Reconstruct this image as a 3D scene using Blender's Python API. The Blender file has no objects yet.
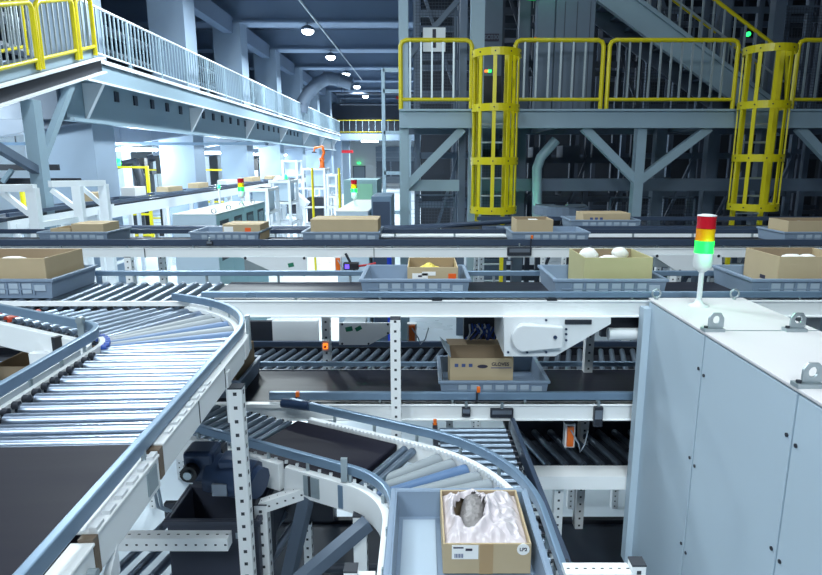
import bpy, math, random
from mathutils import Vector, Matrix
random.seed(7)
S = bpy.context.scene
COL = S.collection
PI = math.pi
R = math.radians

# ------------------------------------------------------------------ camera model (822x575 frame)
F, CX, CY, PITCH, H = 603.0, 422.0, 287.5, R(11.9), 3.1
_c, _s = math.cos(PITCH), math.sin(PITCH)
def ray(x, y):
    u = (x - CX) / F; v = (CY - y) / F
    return (u, _c + v * _s, -_s + v * _c)
def onZ(x, y, z): r = ray(x, y); t = (z - H) / r[2]; return Vector((r[0]*t, r[1]*t, z))
def onY(x, y, Y): r = ray(x, y); t = Y / r[1]; return Vector((r[0]*t, Y, H + r[2]*t))
def onX(x, y, X): r = ray(x, y); t = X / r[0]; return Vector((X, r[1]*t, H + r[2]*t))

# ------------------------------------------------------------------ materials
def lin(c):
    c = c / 255.0
    return c / 12.92 if c <= 0.04045 else ((c + 0.055) / 1.055) ** 2.4
def rgb(r, g, b): return (lin(r), lin(g), lin(b), 1)
def mat(name, col, rough=.5, metal=0.0, var=.08, scale=6.0, bump=0.0, stretch=None, spec=.5):
    m = bpy.data.materials.new(name); m.use_nodes = True
    nt = m.node_tree; b = nt.nodes['Principled BSDF']
    c = rgb(*col)
    b.inputs['Metallic'].default_value = metal
    b.inputs['Specular IOR Level'].default_value = spec
    tc = nt.nodes.new('ShaderNodeTexCoord'); mp = nt.nodes.new('ShaderNodeMapping')
    nt.links.new(tc.outputs['Object'], mp.inputs['Vector'])
    if stretch: mp.inputs['Scale'].default_value = stretch
    n = nt.nodes.new('ShaderNodeTexNoise'); n.inputs['Scale'].default_value = scale; n.inputs['Detail'].default_value = 4
    nt.links.new(mp.outputs['Vector'], n.inputs['Vector'])
    mx = nt.nodes.new('ShaderNodeMix'); mx.data_type = 'RGBA'
    mx.inputs[6].default_value = tuple(v * (1 - var) for v in c[:3]) + (1,)
    mx.inputs[7].default_value = tuple(min(1, v * (1 + var)) for v in c[:3]) + (1,)
    nt.links.new(n.outputs['Fac'], mx.inputs[0]); nt.links.new(mx.outputs[2], b.inputs['Base Color'])
    mr = nt.nodes.new('ShaderNodeMapRange'); mr.inputs['To Min'].default_value = max(.03, rough - .06); mr.inputs['To Max'].default_value = rough + .08
    nt.links.new(n.outputs['Fac'], mr.inputs['Value']); nt.links.new(mr.outputs['Result'], b.inputs['Roughness'])
    if bump:
        bp = nt.nodes.new('ShaderNodeBump'); bp.inputs['Strength'].default_value = bump; bp.inputs['Distance'].default_value = .01
        nt.links.new(n.outputs['Fac'], bp.inputs['Height']); nt.links.new(bp.outputs['Normal'], b.inputs['Normal'])
    return m
def glow(name, col, strength, base=None):
    m = bpy.data.materials.new(name); m.use_nodes = True
    b = m.node_tree.nodes['Principled BSDF']
    b.inputs['Base Color'].default_value = rgb(*(base or col)); b.inputs['Roughness'].default_value = .3
    b.inputs['Emission Color'].default_value = rgb(*col); b.inputs['Emission Strength'].default_value = strength
    return m
M = {}
M['white'] = mat('white_paint', (226, 230, 234), .38, var=.03)
M['alu'] = mat('white_profile', (240, 243, 245), .34, var=.03)
M['rail'] = mat('blue_grey_rail', (116, 140, 164), .3, .35, var=.06)
M['railD'] = mat('dark_blue_rail', (62, 76, 98), .35, .2, var=.06)
M['belt'] = mat('dark_belt', (27, 26, 38), .5, var=.12, scale=3, stretch=(1, 8, 1), spec=.12)
M['beltX'] = mat('lane_belt', (27, 28, 40), .42, var=.14, scale=3, stretch=(.6, 10, 1), spec=.22)
M['black'] = mat('black_plastic', (26, 28, 34), .45, var=.1)
M['crate'] = mat('crate_plastic', (60, 65, 80), .45, var=.06)
M['dark'] = mat('dark_steel', (48, 52, 62), .45, .3)
M['zinc'] = mat('zinc_roller', (152, 164, 182), .28, .95, var=.02, scale=2)
M['zincD'] = mat('dark_zinc_roller', (120, 134, 150), .33, .8, var=.1, scale=20)  # darker, less metallic roller tone
M['groller'] = mat('grey_sleeve_roller', (146, 154, 160), .45, var=.05)
M['broller'] = mat('blue_sleeve_roller', (92, 120, 158), .42, var=.12, scale=18)
M['blueplas'] = mat('blue_plastic', (40, 80, 170), .4)
M['redr'] = mat('red_roller', (200, 66, 36), .4)
M['tote'] = mat('tote_plastic', (128, 146, 168), .42, var=.05)
M['toteI'] = mat('tote_label_white', (168, 184, 200), .5)
M['card'] = mat('cardboard', (184, 166, 136), .8, var=.07, scale=9, spec=.2)
M['cardD'] = mat('inner_or_shaded_cardboard', (150, 132, 110), .85, var=.07, spec=.2)  # darker cardboard for insides; also puts shade into the dim lower boxes
M['cardG'] = mat('green_lit_cardboard', (184, 178, 136), .8, var=.06, spec=.2)  # cardboard tinted with the beacon's green light
M['tape'] = mat('packing_tape', (170, 142, 104), .3, var=.04)
M['paper'] = mat('white_paper', (238, 238, 236), .6, var=.02)
M['ink'] = mat('dark_ink', (52, 48, 66), .6)
M['inkb'] = mat('blue_ink', (70, 84, 130), .6)
M['orange'] = mat('orange_sticker', (236, 96, 30), .5)
M['yellowpaper'] = mat('yellow_paper', (226, 206, 96), .6, var=.12, scale=30)
M['cab'] = mat('cabinet_paint', (184, 202, 216), .5, var=.03, scale=2.5, bump=.02)
M['cabtop'] = mat('cabinet_paint_lit_top', (214, 212, 214), .55, var=.03)  # cabinet paint lightened for overhead light on the top faces
M['teal'] = mat('pale_teal_paint', (150, 184, 190), .45, var=.03)
M['galv'] = mat('galvanised_steel', (170, 182, 188), .38, .7, var=.12, scale=25)
M['steel'] = mat('structural_paint', (142, 164, 178), .45, .1, var=.05)
M['steelD'] = mat('rack_paint', (92, 106, 124), .5, .1, var=.08)
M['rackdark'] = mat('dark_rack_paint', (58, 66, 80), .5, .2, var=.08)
M['yellow'] = mat('yellow_paint', (206, 192, 18), .32, var=.05)
M['concrete'] = mat('painted_concrete', (140, 158, 178), .7, var=.08, scale=1.2)
M['ceil'] = mat('ceiling_deck', (86, 102, 124), .8, var=.06, scale=.5)
M['beamc'] = mat('ceiling_beam_paint', (112, 130, 154), .7, var=.06, scale=.7)
M['wallw'] = mat('white_wall', (222, 230, 236), .7, var=.03, scale=.6)
M['wallg'] = mat('grey_wall', (150, 166, 184), .7, var=.05, scale=.6)
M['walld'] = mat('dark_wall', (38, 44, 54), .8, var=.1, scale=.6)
M['floor'] = mat('epoxy_floor', (206, 218, 228), .28, var=.04, scale=.5)
M['motor'] = mat('navy_motor_paint', (44, 62, 92), .38, .2, var=.1)
M['motorl'] = mat('motor_plate', (128, 136, 148), .35, .6)
M['brown'] = mat('brown_wrapped_end', (112, 96, 80), .5, var=.4, scale=40)
M['hole'] = mat('hole_dark', (56, 60, 68), .8)
M['green'] = mat('green_sticker', (20, 112, 84), .5)
M['redp'] = mat('red_plastic', (176, 30, 40), .4)
M['orangep'] = mat('orange_paint', (230, 110, 30), .4)
M['bluep'] = mat('blue_sign_paint', (20, 60, 190), .4)
M['bag'] = mat('white_plastic_film', (212, 203, 208), .2, var=.08, bump=.3, scale=24)
M['bubble'] = mat('grey_bubble_wrap', (128, 124, 124), .3, .3, var=.25, scale=60, bump=.6)
M['cable'] = mat('grey_cable', (150, 164, 178), .45)
M['win'] = mat('dark_window_glass', (60, 76, 90), .1, .2)
M['lamp'] = glow('lamp_diffuser', (236, 246, 255), 30)
M['lampt'] = glow('tube_diffuser', (226, 244, 255), 22)
M['gl_green'] = glow('green_lens', (34, 255, 84), 4.2, (8, 110, 40))
M['gl_red'] = mat('red_lens', (190, 22, 40), .15, var=.1, scale=30)
M['gl_amber'] = mat('amber_lens', (240, 150, 16), .15, var=.1, scale=30)
M['led_green'] = glow('green_led', (40, 240, 110), 5)
M['led_orange'] = glow('orange_led', (255, 130, 40), 3)
M['led_pink'] = glow('sensor_led', (255, 60, 150), 4)
M['led_blue'] = glow('scanner_screen', (120, 90, 255), 2)

# ------------------------------------------------------------------ mesh builder
class MB:
    def __init__(s): s.v = []; s.f = []; s.mi = []; s.sm = []; s.cur = 0
    def m(s, i): s.cur = i; return s
    def add(s, vs, fs, smooth=False):
        n = len(s.v); s.v += [tuple(p) for p in vs]
        for f in fs: s.f.append(tuple(n + i for i in f)); s.mi.append(s.cur); s.sm.append(smooth)
        return s
    def box(s, x0, x1, y0, y1, z0, z1):
        return s.hexa([(x0,y0,z0),(x1,y0,z0),(x1,y1,z0),(x0,y1,z0)], [(x0,y0,z1),(x1,y0,z1),(x1,y1,z1),(x0,y1,z1)])
    def hexa(s, b, t):
        return s.add(list(b) + list(t), [(3,2,1,0),(4,5,6,7),(0,1,5,4),(1,2,6,5),(2,3,7,6),(3,0,4,7)])
    def bar(s, p, q, w, h, up=(0,0,1)):
        p, q = Vector(p), Vector(q); d = (q - p).normalized(); u = Vector(up)
        if abs(d.dot(u)) > .98: u = Vector((0,1,0))
        sd = d.cross(u).normalized(); u = sd.cross(d).normalized()
        a, b = sd * w/2, u * h/2
        return s.hexa([p-a-b, p+a-b, q+a-b, q-a-b], [p-a+b, p+a+b, q+a+b, q-a+b])
    def cyl(s, p, q, r, n=12, r2=None, cap=True):
        p, q = Vector(p), Vector(q); d = (q - p).normalized()
        u = Vector((0,0,1)) if abs(d.z) < .95 else Vector((1,0,0))
        a = d.cross(u).normalized(); b = d.cross(a).normalized(); r2 = r if r2 is None else r2
        ring = lambda c, rr: [c + (a*math.cos(2*PI*i/n) + b*math.sin(2*PI*i/n)) * rr for i in range(n)]
        s.add(ring(p, r) + ring(q, r2), [(i, n+i, n+(i+1)%n, (i+1)%n) for i in range(n)], True)
        if cap: s.add(ring(p, r), [tuple(range(n))]); s.add(ring(q, r2), [tuple(reversed(range(n)))])
        return s
    def tube(s, path, r, n=8):
        P = [Vector(p) for p in path]; N = len(P); vs = []; fs = []; up = None
        for i, p in enumerate(P):
            d = ((P[i] - P[i-1]).normalized() if i else Vector()) + ((P[i+1] - P[i]).normalized() if i < N-1 else Vector())
            d.normalize()
            if up is None:
                up = Vector((0,0,1)) if abs(d.z) < .9 else Vector((1,0,0))
            a = d.cross(up).normalized(); up = a.cross(d).normalized()
            vs += [p + (a*math.cos(2*PI*k/n) + up*math.sin(2*PI*k/n)) * r for k in range(n)]
        for i in range(N-1):
            for k in range(n): fs.append((i*n+k, i*n+(k+1)%n, (i+1)*n+(k+1)%n, (i+1)*n+k))
        s.add(vs, fs, True); s.add(vs[:n], [tuple(reversed(range(n)))]); s.add(vs[-n:], [tuple(range(n))])
        return s
    def ribbon(s, path, w, z0, z1, off=0.0, w2=None):   # solid following a plan-view path
        P = [Vector((p[0], p[1])) for p in path]; N = len(P); vs = []
        for i in range(N):
            d = (P[min(i+1, N-1)] - P[max(i-1, 0)]).normalized(); nn = Vector((-d.y, d.x))
            for o, z in ((off-w/2, z0), (off+w/2, z0), (off+w/2, z1), (off-w/2, z1)):
                q = P[i] + nn * o; vs.append((q.x, q.y, z))
        fs = [(0,1,2,3), tuple(4*(N-1)+k for k in (3,2,1,0))]
        for i in range(N-1):
            for k in range(4): fs.append((4*i+k, 4*(i+1)+k, 4*(i+1)+(k+1)%4, 4*i+(k+1)%4))
        return s.add(vs, fs)
    def prism(s, pts, ext):
        n = len(pts); e = Vector(ext); a = [Vector(p) for p in pts]; b = [p + e for p in a]
        return s.add(a + b, [tuple(reversed(range(n))), tuple(range(n, 2*n))] + [(i, (i+1)%n, n+(i+1)%n, n+i) for i in range(n)])
    def lathe(s, c, prof, n=20):
        vs = []; c = Vector(c)
        for r, z in prof: vs += [c + Vector((r*math.cos(2*PI*k/n), r*math.sin(2*PI*k/n), z)) for k in range(n)]
        fs = []
        for i in range(len(prof)-1):
            for k in range(n): fs.append((i*n+k, i*n+(k+1)%n, (i+1)*n+(k+1)%n, (i+1)*n+k))
        s.add(vs, fs, True)
        s.add(vs[:n], [tuple(reversed(range(n)))]); s.add(vs[-n:], [tuple(range(n))])
        return s
    def mesh(s, name, mats, off=(0,0,0)):
        me = bpy.data.meshes.new(name)
        o = Vector(off); me.from_pydata([tuple(Vector(v) - o) for v in s.v], [], s.f)
        for m_ in (mats if isinstance(mats, (list, tuple)) else [mats]): me.materials.append(M[m_] if isinstance(m_, str) else m_)
        for p, i, sm in zip(me.polygons, s.mi, s.sm): p.material_index = i; p.use_smooth = sm
        import bmesh
        bm = bmesh.new(); bm.from_mesh(me); bmesh.ops.recalc_face_normals(bm, faces=bm.faces[:]); bm.to_mesh(me); bm.free()
        me.update(); return me
    def build(s, name, mats, parent=None, bev=0, base=None):
        off = world(parent) if parent else Vector(base or (0,0,0))
        o = bpy.data.objects.new(name, s.mesh(name, mats, off)); COL.objects.link(o)
        if parent: o.parent = parent
        else: o.location = off
        if bev:
            b = o.modifiers.new('edge', 'BEVEL'); b.width = bev; b.segments = 2; b.limit_method = 'ANGLE'
        return o
class Multi:
    """every call makes a piece of its own; build() links each as a separate part"""
    def __init__(s): s.p = []
    def __getattr__(s, nm):
        def f(*a, **k):
            m = MB(); getattr(m, nm)(*a, **k); s.p.append(m); return s
        return f
    def build(s, name, mats, parent, bev=0): return [m.build(name, mats, parent, bev) for m in s.p]
def world(o):
    v = Vector(o.location)
    while o.parent: o = o.parent; v += Vector(o.location)
    return v
def tag(o, label=None, cat=None, group=None, kind=None):
    if label: o['label'] = label
    if cat: o['category'] = cat
    if group: o['group'] = group
    if kind: o['kind'] = kind
    return o
def T(name, label, cat, loc=(0,0,0), group=None):
    o = bpy.data.objects.new(name, None); COL.objects.link(o); o.location = loc; o.empty_display_size = .1
    return tag(o, label, cat, group)
def put(name, me, parent, loc, rotz=0):           # linked part at a world location
    o = bpy.data.objects.new(name, me); COL.objects.link(o); o.parent = parent
    o.location = Vector(loc) - world(parent); o.rotation_euler = (0, 0, rotz); return o
def copy_tree(o, parent=None):
    c = o.copy(); COL.objects.link(c)
    if parent: c.parent = parent
    for ch in list(o.children): copy_tree(ch, c)
    return c
def struct(o): o['kind'] = 'structure'; return o
def text(name, s, size, m, parent, loc, rot, align='CENTER'):
    cu = bpy.data.curves.new(name, 'FONT'); cu.body = s; cu.size = size; cu.align_x = align; cu.align_y = 'CENTER'; cu.extrude = .0006; cu.offset = size*.025
    cu.materials.append(M[m]); tmp = bpy.data.objects.new(name, cu); COL.objects.link(tmp)
    bpy.context.view_layer.update()
    me = bpy.data.meshes.new_from_object(tmp.evaluated_get(bpy.context.evaluated_depsgraph_get())); bpy.data.objects.remove(tmp)
    if not me.materials: me.materials.append(M[m])
    o = bpy.data.objects.new(name, me); COL.objects.link(o)
    o.parent = parent; o.location = Vector(loc) - world(parent); o.rotation_euler = rot; return o
def perforated(mb, p, q, w, d, step=.05, faces=('front',), r=.006):
    """square post/beam p->q with dark punched holes; holes on the -Y face ('front'), +X ('right'), top"""
    p, q = Vector(p), Vector(q); mb.m(0)
    ax = (q - p); L = ax.length; dr = ax.normalized()
    if abs(dr.z) > .9: mb.box(p.x-w/2, p.x+w/2, p.y-d/2, p.y+d/2, min(p.z, q.z), max(p.z, q.z))
    else: mb.bar(p, q, d, w)
    mb.m(1); k = step/2
    while k < L:
        c = p + dr * k
        if abs(dr.z) > .9:
            if 'front' in faces: mb.box(c.x-r, c.x+r, c.y-d/2-.0008, c.y-d/2+.001, c.z-r, c.z+r)
            if 'right' in faces: mb.box(c.x+w/2-.001, c.x+w/2+.0008, c.y-r, c.y+r, c.z-r*1.3, c.z+r*1.3)
        else:
            if 'front' in faces: mb.box(c.x-r, c.x+r, c.y-d/2-.0008, c.y-d/2+.001, c.z-r*.8, c.z+r*.8)
            if 'top' in faces: mb.box(c.x-r*1.2, c.x+r*1.2, c.y-r*.6, c.y+r*.6, c.z+w/2-.001, c.z+w/2+.0008)
        k += step
    return mb

# ------------------------------------------------------------------ camera
cam = bpy.data.cameras.new('camera'); co = bpy.data.objects.new('camera', cam); COL.objects.link(co)
co.location = (0, 0, H); co.rotation_euler = (PI/2 - PITCH, 0, 0)
cam.sensor_width = 36; cam.lens = F * 36 / 822; cam.shift_x = -11 / 822; cam.clip_end = 300; cam.clip_start = .02
S.camera = co
S.view_settings.view_transform = 'Standard'; S.view_settings.look = 'None'; S.view_settings.gamma = 1; S.view_settings.exposure = -0.9
w = bpy.data.worlds.new('world'); S.world = w; w.use_nodes = True
w.node_tree.nodes['Background'].inputs['Color'].default_value = (.52, .74, .95, 1); w.node_tree.nodes['Background'].inputs['Strength'].default_value = .22
def area(name, loc, sx, sy, power, rot=(0,0,0), col=(.85, .96, 1), spread=None):
    l = bpy.data.lights.new(name, 'AREA'); l.shape = 'RECTANGLE'; l.size = sx; l.size_y = sy; l.energy = power; l.color = col
    if spread: l.spread = spread
    o = bpy.data.objects.new(name, l); COL.objects.link(o); o.location = loc; o.rotation_euler = rot; return o
def point(name, loc, power, col, r=.04):
    l = bpy.data.lights.new(name, 'POINT'); l.energy = power; l.color = col; l.shadow_soft_size = r
    o = bpy.data.objects.new(name, l); COL.objects.link(o); o.location = loc; return o

# ================================================================== THE HALL
struct(MB().box(-26, 16, -5, 76, -.2, 0).build('floor', 'floor'))
struct(MB().box(-26, 16, -5, 76, 9.7, 9.95).build('ceiling', 'ceil'))
struct(MB().box(-26, 16, 75, 75.3, 0, 9.7).build('wall_back', 'wallw'))
struct(MB().box(-26.2, -26, -5, 75, 0, 9.7).build('wall_left', 'wallw'))
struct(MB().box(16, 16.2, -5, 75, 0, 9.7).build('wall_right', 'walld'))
struct(MB().box(-.05, 16, 25, 25.2, 0, 9.7).build('dark_rack_partition', 'walld'))  # partition added to keep the space behind the racks dark
for k in range(11):
    Y = 21.1 + 6.25 * (k - 3)
    if Y > 3:
        mb = MB().box(-26, 16, Y-.35, Y+.35, 8.78, 9.7); mb.box(-26, 16, Y-.5, Y+.5, 8.72, 8.8)
        struct(mb.build('ceiling_beam', 'beamc'))
    if 12 < Y < 70:
        mb = MB().box(-8.75, -7.6, Y-.5, Y+.5, 0, 8.75)
        struct(mb.build('column', 'concrete'))
        struct(MB().box(-8.3, -7.9, Y, Y+6.25, 8.3, 8.95).build('edge_beam', 'beamc'))
        mb = MB().box(-17.2, -16.1, Y-.5, Y+.5, 0, 5.2)
        struct(mb.build('column', 'wallw'))
# floor slab over the low bay on the left
struct(MB().box(-26, -8.78, 14, 55.5, 4.95, 5.25).build('mezzanine_slab', 'wallg'))

# high bay lamps
def high_lamp(x, y, z, power, label, size=.5):
    t = T('high_bay_lamp', label, 'lamp', (x, y, z), 'high bay ceiling lamps')
    MB().lathe((x, y, z), [(size*.5, 0), (size*.56, .04), (size*.5, .12), (.1, .2)], 20).build('housing', 'steelD', t)
    MB().lathe((x, y, z), [(.02, -.17), (size*.3, -.15), (size*.48, -.07), (size*.5, .0)], 20).build('diffuser', 'lamp', t)
    MB().cyl((x, y, z+.18), (x, y, 8.75 if z < 8.7 else 9.7), .015, 6).build('hanger', 'steelD', t)
    area('high_bay_or_fill_light', (x, y, z-.2), .5, .5, power, spread=R(150))
for n, (y, lab) in enumerate([(26.9, 'nearest lamp of the hanging row, round and glowing white'), (33.4, 'second round white lamp along the hanging row'),
                 (39.8, 'third round white lamp along the hanging row'), (46.4, 'fourth, smaller round lamp along the hanging row'), (53.2, 'round lamp at the far end of the hanging row')]):
    high_lamp(-4.78, y, 8.42, 1500, lab)
# out-of-frame lamps of the same rows light the foreground
for x, y, z, p in [(-4.5, 20.3, 8.3, 1300), (-4.5, 14, 8.3, 1200), (-4.2, 7.5, 7.6, 600), (-1.6, 4.6, 6.6, 190), (.9, 2.0, 6.4, 150), (-2.4, .6, 6.4, 140), (3.0, 5.0, 6.6, 80)]:
    area('high_bay_or_fill_light', (x, y, z), .9, .9, p)

# ------------------------------------------------------------------ low bay tube lamps
tube_lab = ['first tube lamp under the slab, behind the grey support column', 'second tube lamp under the slab, over the robot cells', 'third tube lamp under the slab', 'fourth tube lamp under the slab',
            'fifth tube lamp under the slab', 'sixth tube lamp under the slab', 'seventh, small tube lamp under the slab', 'last and smallest tube lamp in the low bay row']
for (x, y), lab in zip([(57, 151), (137, 156), (181, 153), (216, 154), (241, 154), (260, 154.5), (276, 155), (289, 155)], tube_lab):
    p = onX(x, y, -9.3); Y = p.y
    t = T('tube_lamp', lab, 'lamp', (-9.3, Y, 3.45), 'tube lamps of the low bay')
    MB().box(-10.0, -8.6, Y-.09, Y+.09, 3.47, 3.53).build('housing', 'white', t)
    MB().cyl((-9.98, Y, 3.44), (-8.62, Y, 3.44), .055, 10).build('diffuser', 'lampt', t)
    mb = Multi(); [mb.cyl((a, Y, 3.53), (a, Y, 4.95), .012, 6) for a in (-9.8, -8.8)]; mb.build('hanger', 'steelD', t)
    point('tube_or_fill_light', (-9.3, Y, 3.2), 650, (.82, .95, 1), .15)
for x, y in [(-10.6, 11.2), (-14, 16), (-14, 24), (-14, 33), (-14, 43), (-20, 20), (-20, 30)]:
    point('tube_or_fill_light', (x, y, 4.2), 1500 if y < 12 else 700, (.82, .95, 1), .2)  # strongest one is an added fill for the near column, no tube there

# far wall: raised gallery, doors, shutter, exit sign
g = T('gallery_walkway', 'grey raised gallery crossing the far end of the hall', 'walkway', (-3, 56, 0))
MB().box(-9, 1.5, 55.6, 58, 4.9, 5.45).build('deck_edge', 'concrete', g)
mbg = Multi(); [mbg.box(a, a+.3, 57.2, 57.5, 0, 4.9) for a in (-8.5, 1.0)]; mbg.build('post', 'concrete', g)
MB().box(-9, 1.5, 57.6, 57.9, 5.45, 8.2).build('back_panel', 'rackdark', g)
def guardrail(name, label, group, pts, h, m_rail, m_bal, pitch, r=.028, bottom=.14, ext=None, ends=True, npart=100, brad=.011, first=None):
    """straight guardrail from pts[0] to pts[1] (3-D points on the deck)"""
    a, b = Vector(pts[0]), Vector(pts[1]); L = (b - a).length; d = (b - a).normalized(); up = Vector((0, 0, 1))
    t = T(name, label, 'guardrail', a, group)
    c = .09
    def arc(p0, dirs): return [p0 + dirs[0]*0, ]
    path = [a] + [a + up*(h-c)] + [a + up*(h-c*.3) + d*c*.3] + [a + up*h + d*c, b + up*h - d*c, b + up*(h-c*.3) - d*c*.3, b + up*(h-c), b]
    MB().tube(path, r, 8).build('frame_tube', m_rail, t)
    MB().cyl(a + up*bottom, b + up*bottom, r*.8, 8).build('bottom_rail', m_rail, t)
    n = max(1, int(L / pitch)); me = None
    rest = MB(); cnt = 0
    for i in range(1, n):
        p = a + d * (L * i / n if first is None else first + pitch * (i - 1))
        if (p - a).length > L - .04: break
        if cnt < npart:
            if me is None: me = MB().box(-brad, brad, -brad, brad, bottom, h).mesh('baluster', m_bal)
            put('baluster', me, t, p); cnt += 1
        else: rest.box(p.x-brad, p.x+brad, p.y-brad, p.y+brad, p.z+bottom, p.z+h)
    if rest.v: tag(rest.build('balusters', m_bal, t), kind='stuff')
    return t
guardrail('guardrail', 'far yellow guardrail on the gallery under the dark roof end', 'far gallery rails', [(-7.6, 55.7, 5.45), (-1.9, 55.7, 5.45)], 1.15, 'yellow', 'steel', .55, r=.035, brad=.02)
guardrail('guardrail', 'short far yellow guardrail beside the rack tower, gallery end', 'far gallery rails', [(-1.7, 50, 5.45), (-.4, 50, 5.45)], 1.15, 'yellow', 'steel', .5, r=.035, brad=.02)
t = T('gallery_lamp', 'wide white lamp hanging below the far gallery edge', 'lamp', (-4.7, 55.77, 4.7))
MB().box(-5.5, -3.9, 55.62, 55.92, 4.84, 4.90).build('housing', 'white', t); MB().box(-5.45, -3.95, 55.64, 55.9, 4.70, 4.84).build('diffuser', 'lampt', t)
area('tube_or_fill_light', (-4.7, 55.77, 4.62), 1.4, .3, 700)
area('tube_or_fill_light', (-4.7, 64, 4.6), 3, 1, 1500)
d = T('door_1', None, None, (-7.6, 74.9, 0)); d['kind'] = 'structure'
MB().box(-8.3, -7.0, 74.85, 75, 0, 2.35).build('door_leaf', 'wallg', d); MB().box(-8.4, -8.3, 74.8, 75, 0, 2.45).box(-7, -6.9, 74.8, 75, 0, 2.45).box(-8.4, -6.9, 74.8, 75, 2.35, 2.45).build('door_frame', 'steelD', d)
d = T('door_2', None, None, (-1.5, 74.9, 0)); d['kind'] = 'structure'
mb = MB()
for k in range(7): mb.box(-5.6, -.2, 74.8, 75, .4+k*.62, .98+k*.62)
mb.build('shutter', 'wallg', d)
mb = MB()
for a in (-5.5, -3.7, -1.9): mb.box(a, a+1.6, 74.7, 74.8, 1.2, 3.0)
mb.build('shutter_window', 'steelD', d)
tag(MB().box(-7.85, -7.5, 74.6, 74.85, 2.7, 2.88).build('exit_sign', 'led_green'), 'tiny green lit exit sign over the far grey door', 'sign')
tag(MB().box(-7.2, -6.2, 55.4, 55.55, 3.75, 4.0).build('wall_sign', 'redp'), 'small red sign hanging below the far gallery', 'sign')
tag(MB().box(-2.2, -1.6, 54, 54.1, 8.25, 8.5).build('wall_sign', 'redp'), 'small red sign high up near the roof beams', 'sign')

# duct and pipes at the far ceiling
t = T('air_duct', 'large round silver duct bending down by the last columns', 'duct', (-5.9, 41, 6))
dp = [onY(352, 84, 36.5), onY(340, 80, 36.5), onY(328, 78, 36.5), onY(318, 83, 36.5), onY(309, 92, 36.5), onY(303, 102, 36.5), onY(301, 112, 36.5)]
MB().tube(dp, .37, 16).build('pipe', 'steelD', t)
mb = Multi()
for q0, q1 in zip(dp[1:-1], dp[2:]): mb.cyl(q0, q0 + (q1-q0).normalized()*.1, .42, 16)
mb.build('seam_ring', 'steelD', t)
for k, (y, z, lab) in enumerate([(49, 7.4, 'thin dark pipe run below the far beams, lower one'), (47, 8.0, 'thin dark pipe run below the far beams, upper one')]):
    pt = T('overhead_pipe', lab, 'pipe', (-3, y, z)); MB().cyl((-6.4, y, z), (.5, y, z), .09, 8).build('pipe_run', 'rackdark', pt); mh = Multi(); [mh.cyl((a, y, z), (a, y, 9.7), .02, 6) for a in (-6, -3, 0)]; mh.build('hanger', 'rackdark', pt)
tag(MB().cyl(onX(298, -2, -3.2), onX(362, 80, -4.2), .035, 6).build('ceiling_rail', 'galv'), 'long thin rail running away under the ceiling beside the lamps', 'rail')

# ================================================================== LEFT: raised walkway, ramp, supports
XW = -7.0
t = T('raised_walkway', 'long grey raised walkway running to the far end on the left', 'walkway', (-7.8, 13.2, 0))
MB().box(XW-.06, XW, 13.2, 53, 4.76, 5.2).build('fascia', 'steel', t)
mb = MB().box(XW-.02, XW+.06, 13.2, 53, 5.16, 5.24); mb.box(XW-.02, XW+.04, 13.2, 53, 4.74, 4.78); mb.build('edge_angle', 'white', t)
MB().box(-7.58, XW, 13.2, 53, 5.14, 5.22).build('deck', 'steelD', t)
mb = MB().box(-7.57, -7.49, 13.2, 53, 3.98, 5.14); mb.box(-7.59, -7.34, 13.2, 53, 3.92, 3.99); mb.build('girder', 'steel', t)
for k in range(30):
    Y = 14.3 + k * 1.0
    if k < 24: MB().box(-7.49, -7.45, Y, Y+.18, 4.5, 4.74).build('cleat', 'rackdark', t)
for k in range(7):
    Y = 13.9 + k * 6.25
    MB().prism([(-7.48, Y, 3.99), (-7.02, Y, 4.76), (-7.48, Y, 4.76)], (0, .12, 0)).build('bracket', 'white', t)
    MB().prism([(-11.5, Y, 4.94), (-11.5, Y, 3.3), (-7.58, Y, 3.93), (-7.58, Y, 4.9)], (0, .35, 0)).build('cross_beam', 'steelD', t)
MB().box(-9.2, -7.6, 13.1, 13.19, 3.95, 5.0).build('end_girder', 'steelD', t)
# its white guardrail with many balusters
t = T('walkway_guardrail', 'white guardrail of close bars along the raised walkway', 'guardrail', (XW, 13.3, 5.24))
MB().cyl((XW, 13.3, 6.32), (XW, 53, 6.32), .03, 8).build('top_rail', 'white', t)
MB().cyl((XW, 13.3, 5.36), (XW, 53, 5.36), .022, 8).build('bottom_rail', 'white', t)
pm = MB().box(-.025, .025, -.03, .03, -.1, 1.08).mesh('post', 'steel'); bmh = MB().box(-.013, .013, -.015, .015, .12, 1.08).mesh('baluster', 'steel')
rest = MB(); cnt = 0; k = 0; y = 13.45
while y < 53:
    if k % 9 == 0: put('post', pm, t, (XW, y, 5.24))
    elif cnt < 96: put('baluster', bmh, t, (XW, y, 5.24)); cnt += 1
    else: rest.box(XW-.013, XW+.013, y-.015, y+.015, 5.36, 6.32)
    k += 1; y += .2
tag(rest.build('balusters', 'steel', t), kind='stuff')
# shelving with goods seen behind the rail on the walkway
t = T('storage_shelf', 'pale machine frames standing on the slab behind the walkway rail', 'shelf', (-11, 15, 5.25))
mb = MB()
for yy in range(14, 34, 2):
    mb.box(-11.06, -10.94, yy, yy+.12, 5.25, 8.2)
mb.build('post', 'steel', t)
for zz in (6.0, 6.75, 7.5): MB().box(-11.4, -10.8, 14, 33, zz, zz+.1).build('shelf_board', 'white', t)

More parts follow.
